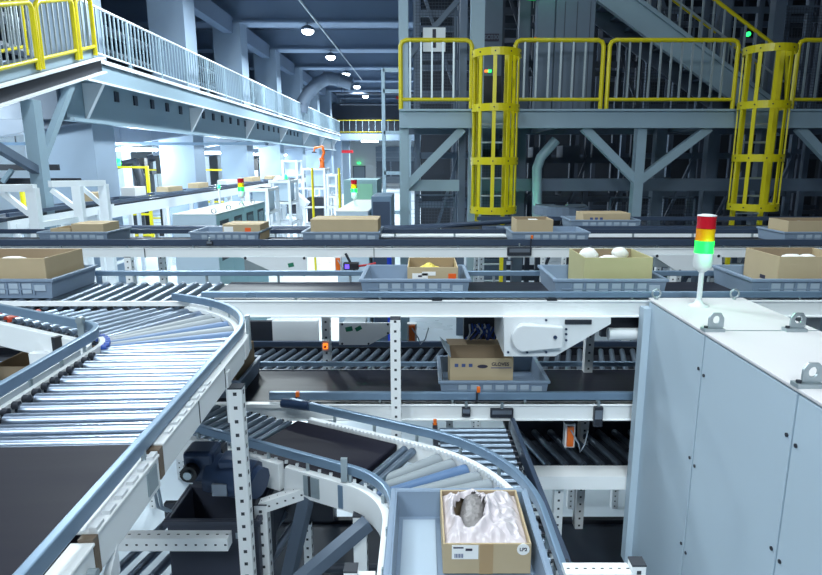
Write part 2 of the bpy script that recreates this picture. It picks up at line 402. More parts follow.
# the sloping walkway coming down to the left
SL = .285
def rz(y, z0): return z0 + SL * (y - 9.85)
t = T('sloping_walkway', 'dark-sided sloping walkway joining the raised walkway at upper left', 'walkway', (-6.6, 10.6, 0))
XR = -6.6
MB().prism([(XR, 6, rz(6, 3.98)), (XR, 13.1, rz(13.1, 3.98)), (XR, 13.1, rz(13.1, 4.22)), (XR, 6, rz(6, 4.22))], (-.08, 0, 0)).build('stringer', 'dark', t)
mb = Multi().bar((XR+.02, 6, rz(6, 4.235)), (XR+.02, 13.1, rz(13.1, 4.235)), .16, .03); mb.bar((XR+.02, 6, rz(6, 3.96)), (XR+.02, 13.1, rz(13.1, 3.96)), .16, .03); mb.build('flange', 'white', t)
MB().prism([(XR-.1, 6, rz(6, 4.25)), (XR-.1, 13.1, rz(13.1, 4.25)), (XR-.1, 13.1, rz(13.1, 4.42)), (XR-.1, 6, rz(6, 4.42))], (-.03, 0, 0)).build('toe_board', 'steel', t)
MB().prism([(XR-.1, 6, rz(6, 4.18)), (XR-.1, 13.1, rz(13.1, 4.18)), (XR-.1, 13.1, rz(13.1, 4.24)), (XR-.1, 6, rz(6, 4.24))], (-1.5, 0, 0)).build('deck', 'steelD', t)
MB().box(-6.72, -6.5, 10.5, 10.72, 0, 4.1).build('column', 'steel', t)
MB().bar((-6.62, 10.6, 2.95), onX(70, 86, -6.6), .12, .12).build('brace', 'steel', t)
MB().bar((-6.6, 10.6, 2.9), (-6.85, 8.2, 4.05), .13, .13).build('brace', 'steelD', t)
MB().box(-8.1, -7.9, 10.9, 11.1, 0, 4.2).build('column', 'steelD', t)
def sloped_rail(x, y0, y1, label, panels):
    t = T('sloping_guardrail', label, 'guardrail', (x, y0, rz(y0, 4.2)), 'yellow rails of the sloping walkway')
    for (a, b) in panels:
        pth = [(x, a, rz(a, 4.3)), (x, a, rz(a, 5.3)), (x, a+.03, rz(a+.03, 5.36)), (x, a+.1, rz(a+.1, 5.4)), (x, b-.1, rz(b-.1, 5.4)), (x, b-.03, rz(b-.03, 5.36)), (x, b, rz(b, 5.3)), (x, b, rz(b, 4.3))]
        MB().tube(pth, .045, 8).build('frame_tube', 'yellow', t)
        MB().cyl((x, a, rz(a, 4.47)), (x, b, rz(b, 4.47)), .035, 8).build('bottom_rail', 'yellow', t)
        n = int((b-a)/.15)
        for i in range(1, n):
            y = a + (b-a)*i/n
            MB().box(x-.014, x+.014, y-.014, y+.014, rz(y, 4.47), rz(y, 5.4)).build('baluster', 'galv', t)
sloped_rail(-6.65, 7, 13, 'near yellow guardrail on the outer edge of the sloping walkway', [(7.0, 9.0), (9.1, 11.02), (11.14, 12.3), (12.42, 13.0)])
sloped_rail(-8.05, 7.5, 13, 'yellow guardrail on the back edge of the sloping walkway', [(7.5, 10.4), (10.5, 11.9), (12.0, 13.0)])

# ================================================================== CONVEYOR LEVELS
ZU, ZL = 2.412, 1.85           # transport planes
def rail_brackets(mb, pts, z0, z1, r=.008):
    for x, y in pts: mb.cyl((x, y, z0), (x, y, z1), r, 6)
rollY = {}
def roller_mesh(L, r, m, key=None, taper=None):
    k = (round(L, 3), r, m, taper)
    if k not in rollY:
        mb = MB().cyl((-L/2, 0, 0), (L/2, 0, 0), r, 14, r2=taper or r)
        mb.m(1); mb.cyl((-L/2-.02, 0, 0), (-L/2, 0, 0), .007, 6); mb.cyl((L/2, 0, 0), (L/2+.02, 0, 0), .007, 6)
        rollY[k] = mb.mesh('roller', [m, 'dark'])
    return rollY[k]
def roller(par, p, q, r, m, taper=None):
    p, q = Vector(p), Vector(q); d = q - p
    return put('roller', roller_mesh(d.length, r, m, taper=taper), par, (p+q)/2, math.atan2(d.y, d.x))

# ---------------- upper cross lane (front)
U0, U1 = 2.97, 3.42
lane = T('upper_conveyor', 'upper conveyor with grey belt and white side beam crossing behind the curves', 'conveyor', (0, 3.2, 0))
MB().box(-1.10, 4.6, U0+.0, U1, ZU-.012, ZU).build('belt', 'beltX', lane)
MB().box(-1.08, 4.6, U0+.03, U1-.02, ZU-.10, ZU-.014).build('slider_bed', 'dark', lane)
fb = MB().box(-1.05, 4.6, 2.925, 2.955, 2.332, 2.42); fb.box(-1.05, 4.6, 2.915, 2.96, 2.41, 2.42); fb.box(-1.05, 4.6, 2.915, 2.96, 2.332, 2.34)
fb.build('side_beam', 'alu', lane, bev=.003)
MB().box(-4.6, -1.12, U0, U1, 2.31, 2.33).build('bed_plate', 'dark', lane)
MB().box(-4.6, 4.6, 3.44, 3.47, 2.30, 2.39).build('side_beam', 'alu', lane)
MB().box(-1.10, 4.6, 2.93, 2.952, 2.43, 2.461).build('guide_rail', 'rail', lane, bev=.004)
MB().box(-4.6, 4.6, 3.455, 3.477, 2.44, 2.47).build('guide_rail', 'rail', lane, bev=.004)
mb = Multi(); rail_brackets(mb, [(-1.05+.42*i, 2.942) for i in range(12)], 2.41, 2.435); rail_brackets(mb, [(-4.2+.42*i, 3.466) for i in range(20)], 2.385, 2.445)
mb.build('rail_bracket', 'galv', lane)
MB().box(-4.6, -1.12, 2.898, 2.915, 2.395, 2.418).build('merge_strip', 'alu', lane)
x = -4.45
while x < -1.13:
    roller(lane, (x, U0-.03, ZU-.024), (x, U1, ZU-.024), .024, 'zincD'); x += .073
mb = Multi()
for xx in (.05, .62, 1.3, 2.4, 3.5): mb.box(xx, xx+.05, 2.91, 2.93, 2.42, 2.428)
mb.build('clip', 'black', lane)
# legs of this lane
def post(par, x, y, z1, w=.05, z0=0, cap=True, faces=('front', 'right'), name='leg'):
    mb = perforated(MB(), (x, y, z0), (x, y, z1), w, w, .05, faces)
    if cap: mb.m(1); mb.box(x-w/2-.001, x+w/2+.001, y-w/2-.001, y+w/2+.001, z1-.001, z1+.004)
    return mb.build(name, ['alu', 'hole'], par)
post(lane, -.132, 2.89, 2.335); post(lane, 1.75, 2.88, 2.30); post(lane, -2.3, 2.88, 2.30); post(lane, 3.2, 2.88, 2.3); post(lane, -.595, 3.62, 2.3, .05)
for xx in (-2.3, 1.0, 3.2): post(lane, xx, 3.47, 2.3)
# white drive housing with rounded belt cover, hanging under the front beam
t = T('drive_housing', 'white drive housing with rounded cover hanging under the upper conveyor', 'housing', (.6, 2.9, 2.2))
Yd = 2.86
pl = [onY(504, 317, Yd), onY(611, 317, Yd), onY(611, 324, Yd), onY(555, 356.5, Yd), onY(504, 356.5, Yd)]
MB().prism(pl, (0, .012, 0)).build('front_plate', 'white', t, bev=.002)
b2 = [onY(504, 319, Yd) + Vector((0, .012, 0)), onY(608, 319, Yd) + Vector((0, .012, 0)), onY(556, 355, Yd) + Vector((0, .012, 0)), onY(504, 355, Yd) + Vector((0, .012, 0))]
MB().prism(b2, (0, .40, 0)).build('body', 'alu', t)
ca, cb = onY(525, 336, Yd), onY(555, 336, Yd); ra, rb = .071, .045
pts = []
for i in range(13): a = R(105 + i * 150/12 ); pts.append((ca.x + ra*math.cos(a), Yd, ca.z + ra*math.sin(a)))
pts += [(cb.x+.03, Yd, cb.z-.05), (cb.x+.03, Yd, cb.z+.056)]
MB().prism(pts, (0, -.045, 0)).build('belt_cover', 'white', t, bev=.006)
mb = Multi()
for px, py in ((508, 352), (527, 352), (546, 352), (566, 329), (566, 334), (566, 340), (546, 320), (571, 321), (586, 321)):
    p = onY(px, py, Yd); mb.cyl((p.x, Yd-.006, p.z), (p.x, Yd, p.z), .006, 8)
p = onY(555, 337, Yd-.045); mb.cyl((p.x, Yd-.055, p.z), (p.x, Yd-.044, p.z), .009, 8)
mb.build('bolt', 'motor', t)
p = onY(575, 321.5, Yd); MB().box(p.x-.05, p.x+.08, Yd-.008, Yd, p.z-.012, p.z+.01).build('slot_cover', 'dark', t)
# arm cover right of the housing, up to the cabinet
t = T('roller_cover', 'white rounded cover between drive housing and big cabinet', 'cover', (.9, 2.95, 2.25))
pa, pb = onY(608, 334, 2.95), onY(672, 334, 2.95)
MB().cyl(pa, pb, .032, 14).build('tube', 'white', t); MB().box(pa.x-.02, pb.x, 3.0, 3.03, pa.z-.03, 2.31).build('hanger', 'dark', t)
# second, rear drive plate with green stickers
def drive_plate(pts, Y, label, stickers=(), depth=.18):
    q = [onY(a, b, Y) for a, b in pts]; t = T('drive_unit', label, 'housing', q[0], 'white drive plates under conveyors')
    MB().prism(q, (0, .012, 0)).build('plate', 'white', t)
    xs = [v.x for v in q]; zs = [v.z for v in q]
    x1 = min(xs) + (max(xs)-min(xs))*.5
    MB().box(min(xs)+.03, x1, Y+.012, Y+depth, min(zs)+.04, max(zs)).build('gear_box', 'galv', t)
    mb = Multi()
    for v in q:
        cx = sum(xs)/len(xs); cz = sum(zs)/len(zs); vx = v.x + (cx-v.x)*.12; vz = v.z + (cz-v.z)*.12
        mb.cyl((vx, Y-.005, vz), (vx, Y, vz), .007 if Y < 4.5 else .012, 8)
    mb.build('bolt', 'dark', t)
    for a, b, ww, hh, ro in stickers:
        p = onY(a, b, Y); dx = Vector((math.cos(ro), 0, math.sin(ro))); dz = Vector((-math.sin(ro), 0, math.cos(ro)))
        MB().prism([p - dx*ww - dz*hh, p + dx*ww - dz*hh, p + dx*ww + dz*hh, p - dx*ww + dz*hh], (0, -.0015, 0)).build('sticker', 'green', t)
    return t
drive_plate([(339, 323), (391, 323), (391, 333), (369, 345), (339, 345)], 3.65, 'white drive plate with two green stickers behind the white post', [(349, 329, .022, .015, .2), (358.5, 328.5, .02, .013, .5)])
drive_plate([(240, 257), (307, 257), (307, 276), (282, 276)], 4.93, 'white drive plate with one green sticker under the far conveyor', [(291, 265, .024, .017, .2)])
drive_plate([(652, 255), (722, 255), (722, 271), (678, 272)], 4.93, 'white drive plate under the far conveyor, behind the signal tower')
for xa, xb, y_, m_, lab in ((273, 318, 4.3, 'white', 'plain white guard sheet under the upper conveyor, left of the switch post'), (238, 272, 4.3, 'dark', 'dark grey guard sheet beside the plain white one, by the upper curve end')):
    p0, p1 = onY(xa, 346, y_), onY(xb, 321, y_); t = T('machine_guard', lab, 'guard', ((p0.x+p1.x)/2, y_, 0))
    MB().box(p0.x, p1.x, y_, y_+.03, onY(0, 346, y_).z, onY(0, 321, y_).z).build('sheet', m_, t, bev=.004)
    for x in (p0.x+.03, p1.x-.03): MB().box(x-.02, x+.02, y_+.03, y_+.07, 0, p1.z).build('leg', 'alu', t)

# rotary switch on perforated post
t = T('isolator_switch', 'small white isolator switch with orange knob on a perforated post', 'switch', onY(326, 345, 3.58))
p = onY(326, 345, 3.58); MB().box(p.x-.022, p.x+.022, 3.56, 3.6, p.z-.035, p.z+.035).build('housing', 'white', t, bev=.003)
MB().box(p.x-.013, p.x+.013, 3.548, 3.56, p.z-.016, p.z+.016).build('plate', 'led_orange', t); MB().cyl((p.x, 3.535, p.z), (p.x, 3.55, p.z), .007, 10).build('knob', 'redp', t)

# ---------------- lower cross lane
lo = T('lower_conveyor', 'lower conveyor with dark belt crossing beneath the upper one', 'conveyor', (0, 3.2, 0))
L0, L1 = 3.0, 3.5
MB().box(-4, 4.4, L0, L1, ZL-.012, ZL).build('belt', 'beltX', lo)
mb = MB().box(-.95, 4.4, 2.955, 2.985, 1.765, 1.855); mb.box(-.95, 4.4, 2.945, 2.99, 1.845, 1.855); mb.box(-.95, 4.4, 2.945, 2.99, 1.765, 1.773); mb.build('side_beam', 'alu', lo, bev=.003)
mb = MB().box(-4, 4.4, 3.505, 3.535, 1.75, 1.84); mb.build('side_beam', 'alu', lo)
MB().box(-.80, 4.4, 2.965, 2.99, 1.872, 1.915).build('guide_rail', 'rail', lo, bev=.004)
MB().box(-4, 4.4, 3.53, 3.55, 1.858, 1.888).build('guide_rail', 'rail', lo, bev=.004)
mb = Multi(); rail_brackets(mb, [(-.6+.38*i, 2.975) for i in range(12)], 1.85, 1.876); rail_brackets(mb, [(-3.8+.5*i, 3.54) for i in range(16)], 1.84, 1.86); mb.build('rail_bracket', 'galv', lo)
MB().box(-4, 4.4, 3.02, 3.48, 1.74, ZL-.014).build('slider_bed', 'dark', lo)
for xx in (-2.3, 1.75, 3.2): post(lo, xx, 2.99, 1.77, z0=0)
for xx in (-1.2, 1.0): post(lo, xx, 3.5, 1.77)
# rear roller lane on the lower level
rl = T('rear_roller_conveyor', 'rear roller conveyor on the lower level behind the dark belt', 'conveyor', (0, 3.9, 0))
mb = MB().box(-4, 4.4, 3.58, 3.61, 1.70, 1.79).box(-4, 4.4, 4.13, 4.16, 1.70, 1.79); mb.build('side_beam', 'dark', rl)
MB().box(-4, 4.4, 4.12, 4.15, 1.80, 1.835).build('guide_rail', 'railD', rl)
x = -2.3
n = 0
while x < 2.2:
    roller(rl, (x, 3.64, 1.775), (x+.12, 4.1, 1.775), .019, 'zincD'); x += .075
MB().box(-4, 4.4, 3.62, 4.12, 1.69, 1.74).build('bed_plate', 'dark', rl)
for xx in (-1.6, .2, 1.9): post(rl, xx, 4.1, 1.69)

# ---------------- far upper lane
fa = T('far_conveyor', 'far conveyor with white side beam crossing behind the upper conveyor', 'conveyor', (0, 5.2, 0))
F0, F1 = 5.0, 5.5
MB().box(-9, 8, F0, F1, ZU-.012, ZU).build('belt', 'beltX', fa)
mb = MB().box(-9, 8, 4.955, 4.985, 2.312, 2.392).box(-9, 8, 4.945, 4.99, 2.384, 2.392); mb.build('side_beam', 'alu', fa)
mb = MB().box(-9, 8, 5.52, 5.55, 2.29, 2.39); mb.build('side_beam', 'alu', fa)
MB().box(-9, 8, 4.955, 4.98, 2.41, 2.46).build('guide_rail', 'railD', fa)
MB().box(-9, 8, 5.54, 5.565, 2.44, 2.48).build('guide_rail', 'railD', fa)
mb = Multi(); rail_brackets(mb, [(-8.5+.55*i, 4.97) for i in range(30)], 2.38, 2.42, .01); rail_brackets(mb, [(-8.5+.55*i, 5.55) for i in range(30)], 2.38, 2.45, .01); mb.build('rail_bracket', 'galv', fa)
mb = Multi()
for i in range(9): mb.box(-8+1.9*i, -8+1.9*i+.004, 4.944, 4.956, 2.312, 2.393)
mb.build('beam_joint', 'hole', fa)
for xx in (-6.4, -4.1, -2.45, 1.35, 1.75, 2.1, 4.2, 6.2): post(fa, xx, 4.98, 2.312, .055)
for xx in (-6.4, -2.4, 2.1, 4.2): post(fa, xx, 5.5, 2.28, .055)
# second far lane, in front of the racks
fb_ = T('rack_conveyor', 'farthest dark conveyor lane directly before the rack towers', 'conveyor', (3, 6.3, 0))
MB().box(.2, 9, 6.05, 6.55, ZU-.012, ZU).build('belt', 'beltX', fb_)
mb = MB().box(.2, 9, 6.0, 6.03, 2.3, 2.39).box(.2, 9, 6.57, 6.6, 2.3, 2.39); mb.build('side_beam', 'alu', fb_)
mb = Multi().box(.6, 9, 6.0, 6.03, 2.42, 2.46).box(.6, 9, 6.58, 6.61, 2.46, 2.5); mb.build('guide_rail', 'railD', fb_)
MB().tube([(-3.0, 5.85, 2.46), (-1.2, 5.8, 2.46), (-.2, 5.85, 2.46), (.6, 6.25, 2.46), (1.4, 6.6, 2.48)], .025, 8).build('curved_rail', 'railD', fb_)
MB().tube([(.75, 6.0, 2.44), (1.0, 5.85, 2.44), (1.5, 5.85, 2.44)], .03, 8).build('curved_rail', 'railD', fb_)
mb = MB().box(-.9, .8, 5.7, 5.95, 2.3, 2.4); mb.build('merge_plate', 'alu', fb_)
for xx in (.6, 2.6, 4.6, 6.6): post(fb_, xx, 6.03, 2.3, .055); post(fb_, xx, 6.55, 2.3, .055)
# spiral/curve belt plate
t = T('curved_belt', 'dark curved belt turn standing before the rack tower', 'conveyor', (1.75, 7.8, 0))
mb = MB(); pth = [(1.80 + .2*math.cos(R(a)), 7.9 + .34*math.sin(R(a))) for a in range(170, 371, 10)]
mb.ribbon(pth, .24, 2.5, 2.54); mb.build('belt', 'zincD', t)
MB().ribbon(pth, .03, 2.42, 2.52, off=-.13).build('side_beam', 'steelD', t); MB().ribbon(pth, .03, 2.42, 2.52, off=.13).build('side_beam', 'steelD', t)
post(t, 1.8, 7.56, 2.42); post(t, 1.6, 7.9, 2.42); post(t, 2.0, 7.9, 2.42)

# ================================================================== UPPER CURVED CONVEYOR (foreground left)
XO, XI = -.677, -1.216          # outer / inner guide rails on the straight run
uc = T('upper_curved_conveyor', 'upper roller curve with pale guide rails in the left foreground', 'conveyor', (-.96, 1.7, 0))
CxU, CyU = -1.397, 2.19; TH = 59
ro, ri = XO - CxU, XI - CxU
dv = Vector((-math.sin(R(TH)), math.cos(R(TH))))
def arcU(r, a0=0, a1=TH, n=14): return [(CxU + r*math.cos(R(a0+(a1-a0)*i/n)), CyU + r*math.sin(R(a0+(a1-a0)*i/n))) for i in range(n+1)]
def pathU(r, y0, tail):
    a = arcU(r); e = Vector(a[-1])
    return [(CxU + r, y0)] + a + [tuple(e + dv*tail)]
outer = pathU(ro, .55, .05); inner = pathU(ri, .55, 1.6)
zb = 2.41
MB().ribbon(pathU(ro, .5, .15), .021, 2.432, 2.468).build('guide_rail', 'rail', uc, bev=.004)
MB().ribbon(inner, .022, 2.436, 2.474).build('guide_rail', 'rail', uc, bev=.004)
# side frames: one white beam section per span, brown open ends where they join
bxo = CxU + ro + .014
def beam_sec(y0, y1, z0, z1):
    m_ = MB().ribbon([(bxo, y0), (bxo, y1)], .026, z0, z1); m_.ribbon([(bxo-.006, y0), (bxo-.006, y1)], .046, z1-.004, z1+.004)
    m_.build('side_beam', 'alu', uc, bev=.003)
beam_sec(1.335, 2.17, 2.345, 2.425); beam_sec(1.0, 1.31, 2.33, 2.412); beam_sec(.45, .985, 2.31, 2.40)
mb = Multi()
mb.box(bxo-.014, bxo+.0145, 1.31, 1.336, 2.347, 2.424); mb.box(bxo-.014, bxo+.0145, .983, 1.002, 2.332, 2.41); mb.build('beam_end', 'brown', uc)
MB().box(bxo+.010, bxo+.0155, 1.235, 1.29, 2.345, 2.40).build('joint_plate', 'galv', uc)
mb = Multi(); mb.box(bxo+.012, bxo+.0142, 1.62, 1.625, 2.35, 2.42); mb.box(bxo+.012, bxo+.0142, 1.9, 1.905, 2.35, 2.42); mb.build('beam_joint', 'hole', uc)
MB().ribbon(pathU(ro, 2.16, .04)[1:], .026, 2.35, 2.425, off=-.014).build('side_beam', 'alu', uc, bev=.003)
MB().ribbon(pathU(ro, 2.16, .04)[1:], .022, 2.40, 2.416, off=.02).build('curve_strip', 'alu', uc)
MB().ribbon([(CxU+ri-.03, .5), (CxU+ri-.03, CyU-.05)], .022, 2.39, 2.418).build('inner_strip', 'alu', uc)
MB().ribbon([(CxU+ri+.018, .5), (CxU+ri+.018, CyU-.02)] + arcU(ri+.018, 4, 40, 6), .018, 2.37, 2.415).build('inner_strip', 'alu', uc)
e = Vector(arcU(ri)[-1])
MB().ribbon([tuple(e + dv*.02 + Vector((-.02, -.03))), tuple(e + dv*1.7 + Vector((-.02, -.03)))], .03, 2.30, 2.405).build('side_beam', 'alu', uc, bev=.003)
MB().ribbon(arcU(ri-.035, 0, TH), .03, 2.31, 2.41).build('inner_curve_beam', 'alu', uc)
q_ = e + dv*.09 + Vector((-.04, -.05)); MB().ribbon([tuple(q_), tuple(q_ + dv*.02)], .034, 2.30, 2.41).build('joint_gap', 'black', uc)
q_ = e + dv*.22 + Vector((-.035, -.05)); MB().box(q_.x-.04, q_.x+.04, q_.y-.03, q_.y+.01, 2.16, 2.33).build('leg_bracket', 'white', uc)
MB().box(q_.x-.02, q_.x+.02, q_.y-.01, q_.y+.03, 0, 2.2).build('leg', 'white', uc)
# roller drive caps along the inner strip (dark) and blue wheels in the bend
mb = Multi()
for i in range(15):
    y = 1.40 + i*.0505; mb.cyl((XI+.028, y, 2.405), (XI+.045, y, 2.405), .0125, 8)
mb.build('roller_cap', 'dark', uc)
mb = Multi()
for i in range(7):
    a = R(5 + i*9); mb.cyl((CxU+(ri+.012)*math.cos(a), CyU+(ri+.012)*math.sin(a), 2.402), (CxU+(ri+.045)*math.cos(a), CyU+(ri+.045)*math.sin(a), 2.402), .013, 10)
mb.build('blue_wheel', 'blueplas', uc)
# belt at the near end
MB().box(XI+.03, XO-.012, .3, 1.385, 2.375, 2.408).build('belt', 'belt', uc, bev=.008)
MB().cyl((XI+.03, 1.392, 2.392), (XO-.01, 1.392, 2.392), .016, 14).build('end_pulley', 'zinc', uc)
MB().box(XI+.05, XO-.02, 1.42, 2.5, 2.30, 2.32).build('bed_plate', 'dark', uc)  # dark plate added to darken the gaps and reflections of the rollers
# straight rollers
y = 1.435
while y < CyU - .03:
    roller(uc, (XI+.045, y, zb-.025), (XO-.012, y, zb-.025), .0225, 'zinc'); y += .0757
pat = ['zinc', 'zinc', 'broller', 'groller', 'broller', 'groller', 'groller', 'zinc', 'zincD']
for i in range(9):
    a = R(2 + i*7.4); ca_, sa_ = math.cos(a), math.sin(a)
    roller(uc, (CxU+(ri+.03)*ca_, CyU+(ri+.03)*sa_, zb-.025), (CxU+(ro-.012)*ca_, CyU+(ro-.012)*sa_, zb-.025), .016, pat[i], taper=.026)
# merging rollers after the bend, cut by the cross lane
nv = Vector((math.cos(R(TH)), math.sin(R(TH))))
c0 = Vector((CxU, CyU))
s = .05; k = 0
while s < 1.55:
    p0 = c0 + dv*s + nv*(ri+.03); Lr = ro - ri - .05
    ymax = 2.83; t_ = min(Lr, (ymax - p0.y)/nv.y)
    if t_ > .06:
        q0 = p0 + nv*t_
        roller(uc, (p0.x, p0.y, zb-.025), (q0.x, q0.y, zb-.025), .022, 'redr' if k in (9, 11, 12) else 'zincD')
    s += .066; k += 1
# guide rail brackets
mb = Multi()
for yy in (1.6, 1.8, 1.98, 2.14): rail_brackets(mb, [(XI-.004, yy)], 2.39, 2.445, .006)
for yy in (1.28, 1.6, 1.92): rail_brackets(mb, [(XO+.006, yy)], 2.40, 2.44, .006)
for a in (8, 22, 36, 50): rail_brackets(mb, [(CxU+ro*math.cos(R(a)), CyU+ro*math.sin(R(a)))], 2.39, 2.44, .006)
pa = c0 + nv*(ri-.02); mb.box(pa.x-.012, pa.x+.012, pa.y-.018, pa.y-.002, 2.41, 2.49); mb.cyl((pa.x, pa.y-.026, 2.485), (pa.x, pa.y, 2.485), .014, 8)
mb.box(CxU+ro+.010, CxU+ro+.024, CyU+.10, CyU+.12, 2.36, 2.50)
mb.build('rail_bracket', 'galv', uc)
mb = Multi()
for i in range(14):
    yy = 1.0 + i*.055
    if not 1.29 < yy < 1.34: mb.box(XO+.013, XO+.028, yy, yy+.03, 2.425 if yy > 1.33 else 2.412, 2.436 if yy > 1.33 else 2.424)
mb.build('roller_clip', 'white', uc)
# legs: white perforated posts
post(uc, bxo+.04, 1.93, 2.343, .046)
MB().box(bxo+.010, bxo+.02, 1.91, 1.95, 2.22, 2.40).build('leg_bracket', 'white', uc)
# near bracket and leg at the bottom left
mb = MB().prism([(bxo+.0, 1.07, 2.34), (bxo+.0, .97, 2.24), (bxo+.0, .93, 2.15), (bxo+.0, 1.07, 2.28)], (.014, 0, 0)); mb.box(bxo-.03, bxo+.015, .90, .99, 2.0, 2.32); mb.build('leg_bracket', 'white', uc)
mb = perforated(MB(), (bxo-.01, .96, 0), (bxo-.01, .96, 2.1), .06, .06, .05, ('front', 'right')); mb.build('leg', ['alu', 'hole'], uc)
mb = Multi(); [mb.cyl((bxo+.014, yy, zz), (bxo+.03, yy, zz), .009, 8) for yy, zz in ((.99, 2.26), (1.01, 2.30), (.955, 2.36))]; mb.build('bolt', 'galv', uc)
uc.rotation_euler.z = R(3.0)

# cross beams between legs (perforated)
cb_ = T('perforated_cross_beam', 'white perforated cross beam between the posts below the upper curve', 'beam', (-.78, 1.93, 1.76))
mb = perforated(MB(), (-1.45, 1.93, 1.765), (-.69, 1.93, 1.765), .05, .05, .035, ('top', 'front'), .004); mb.build('beam_body', ['alu', 'hole'], cb_)
for xx in (-1.4,): post(cb_, xx, 1.96, 1.74, .04)
# cable hanging below the upper curve
t = T('hanging_cable', 'grey cable pair hanging from a black connector under the upper curve', 'cable', (-.92, 1.75, 2.1))
c1, c2 = onY(152, 470, 1.75), onY(161, 520, 1.75)
MB().box(c1.x-.012, c1.x+.022, 1.73, 1.77, c1.z-.03, c1.z+.12).build('connector', 'black', t)
for dx in (0, .012): MB().tube([(c1.x+dx, 1.75, c1.z), (c1.x+dx*1.2-.002, 1.75, c1.z-.05), (c2.x-.01+dx, 1.76, c2.z+.04), (c2.x+dx, 1.80, c2.z)], .005, 6).build('cable', 'cable', t)

# ================================================================== LOWER CURVED CONVEYOR (foreground centre)
lc = T('lower_curved_conveyor', 'lower curved conveyor with dark belt and sleeve rollers, centre foreground', 'conveyor', (0, 1.9, 0))
Cx, Cy, rO = -.29, 1.825, .70          # outer guide arc
Ix, Iy, rI = -.41, 1.84, .31          # inner guide arc
A0 = 63.0; z2 = 1.88
d1 = Vector((math.sin(R(A0)), -math.cos(R(A0))))          # travel direction on the straight run
def arcL(r, a0=A0, a1=0, n=18, inner=False):
    ax, ay = (Ix, Iy) if inner else (Cx, Cy)
    return [(ax + r*math.cos(R(a0+(a1-a0)*i/n)), ay + r*math.sin(R(a0+(a1-a0)*i/n))) for i in range(n+1)]
def pathL(r, back, yend):
    inn = r < .5; a = arcL(r, inner=inn); s_ = Vector(a[0]) - d1*back
    return [tuple(s_)] + a + [((Ix if inn else Cx) + r, yend)]
MB().ribbon(pathL(rO, .76, .9), .022, 1.915, 1.955).build('guide_rail', 'rail', lc, bev=.004)
MB().ribbon(pathL(rI, 1.0, .9), .022, 1.92, 1.958).build('guide_rail', 'rail', lc, bev=.004)
MB().ribbon(pathL(rO-.035, .62, .9), .03, 1.80, 1.893).build('side_beam', 'alu', lc, bev=.003)
MB().ribbon(pathL(rI-.02, .3, .9), .03, 1.78, 1.895).build('side_beam', 'alu', lc, bev=.003)
sI = Vector(arcL(rI-.02, inner=True)[0])
for a, b in ((1.1, .33),):
    MB().ribbon([tuple(sI - d1*a), tuple(sI - d1*b)], .034, 1.78, 1.90).build('side_beam', 'alu', lc, bev=.003)
# joint plates on the near beam
def near_beam(s_, w_, z0_, z1_, name, m, th=.002):
    p0 = sI - d1*(s_+w_); p1 = sI - d1*s_
    MB().ribbon([tuple(p0), tuple(p1)], .037+th, z0_, z1_).build(name, m, lc)
near_beam(.13, .075, 1.80, 1.885, 'joint_plate', 'galv'); near_beam(.02, .02, 1.79, 1.885, 'strap_plate', 'rail'); near_beam(.17, .012, 1.80, 1.886, 'joint_gap', 'hole', .003)
# toothed inner edge of the outer beam
mb = MB(); pp = pathL(rO-.056, .5, 1.2)
def along(path, step):
    out = []; acc = 0
    for i in range(len(path)-1):
        a, b = Vector(path[i]), Vector(path[i+1]); L = (b-a).length
        while acc < L: out.append((a + (b-a)*(acc/L), (b-a).normalized())); acc += step
        acc -= L
    return out
for p, d in along(pp, .02): mb.box(p.x-.004, p.x+.004, p.y-.004, p.y+.004, 1.885, 1.902)
mb.build('toothed_strip', 'white', lc)
mb = Multi()
for p, d in along(pathL(rI-.005, .7, 1.2), .055): mb.box(p.x-.006, p.x+.006, p.y-.006, p.y+.006, 1.895, 1.905)
mb.build('roller_clip', 'white', lc)
mb = Multi()
for p, d in along(pathL(rO+.005, .5, 1.3), .22): mb.cyl((p.x, p.y, 1.84), (p.x, p.y, 1.92), .008, 6)
for p, d in along(pathL(rI-.012, .8, 1.3), .2): mb.cyl((p.x, p.y, 1.87), (p.x, p.y, 1.925), .008, 6)
pb = sI - d1*.02; mb.box(pb.x-.012, pb.x+.012, pb.y-.012, pb.y+.004, 1.9, 1.995)
mb.build('rail_bracket', 'galv', lc)
# belt on the straight run
n1 = Vector((math.cos(R(A0)), math.sin(R(A0))))
bI = Vector((Ix, Iy)) + n1*(rI+.02); bO = Vector((Cx, Cy)) + n1*(rO-.055)
off = (bO - bI).dot(d1)
def sI_(s_): return bI - d1*s_
def sO_(s_): return bI - d1*s_ + n1*((bO - bI).dot(n1))
a_, b_ = .01, .56
MB().hexa([(*sI_(b_), 1.845), (*sI_(a_+.0), 1.845), (*sO_(a_), 1.845), (*sO_(b_), 1.845)], [(*sI_(b_), z2), (*sI_(a_), z2), (*sO_(a_), z2), (*sO_(b_), z2)]).build('belt', 'belt', lc, bev=.008)
s_ = .60
while s_ < 1.5:
    p0 = sI_(s_); Lr = (bO - bI).dot(n1) - .02; tt = min(Lr, (2.9 - p0.y)/n1.y)
    if tt > .05: q0 = p0 + n1*tt; roller(lc, (*p0, z2-.02), (*q0, z2-.02), .016, 'zincD')
    s_ += .05
MB().box(-1.25, -.62, 2.91, 2.945, 1.852, 1.872).build('merge_strip', 'alu', lc)
for s_ in (-.025, -.065):
    p0, q0 = sI_(s_), sO_(s_); roller(lc, (*p0, z2-.02), (*q0, z2-.02), .018, 'zincD')
pat2 = ['groller', 'groller', 'broller', 'groller', 'groller', 'broller', 'groller', 'broller', 'groller', 'groller']
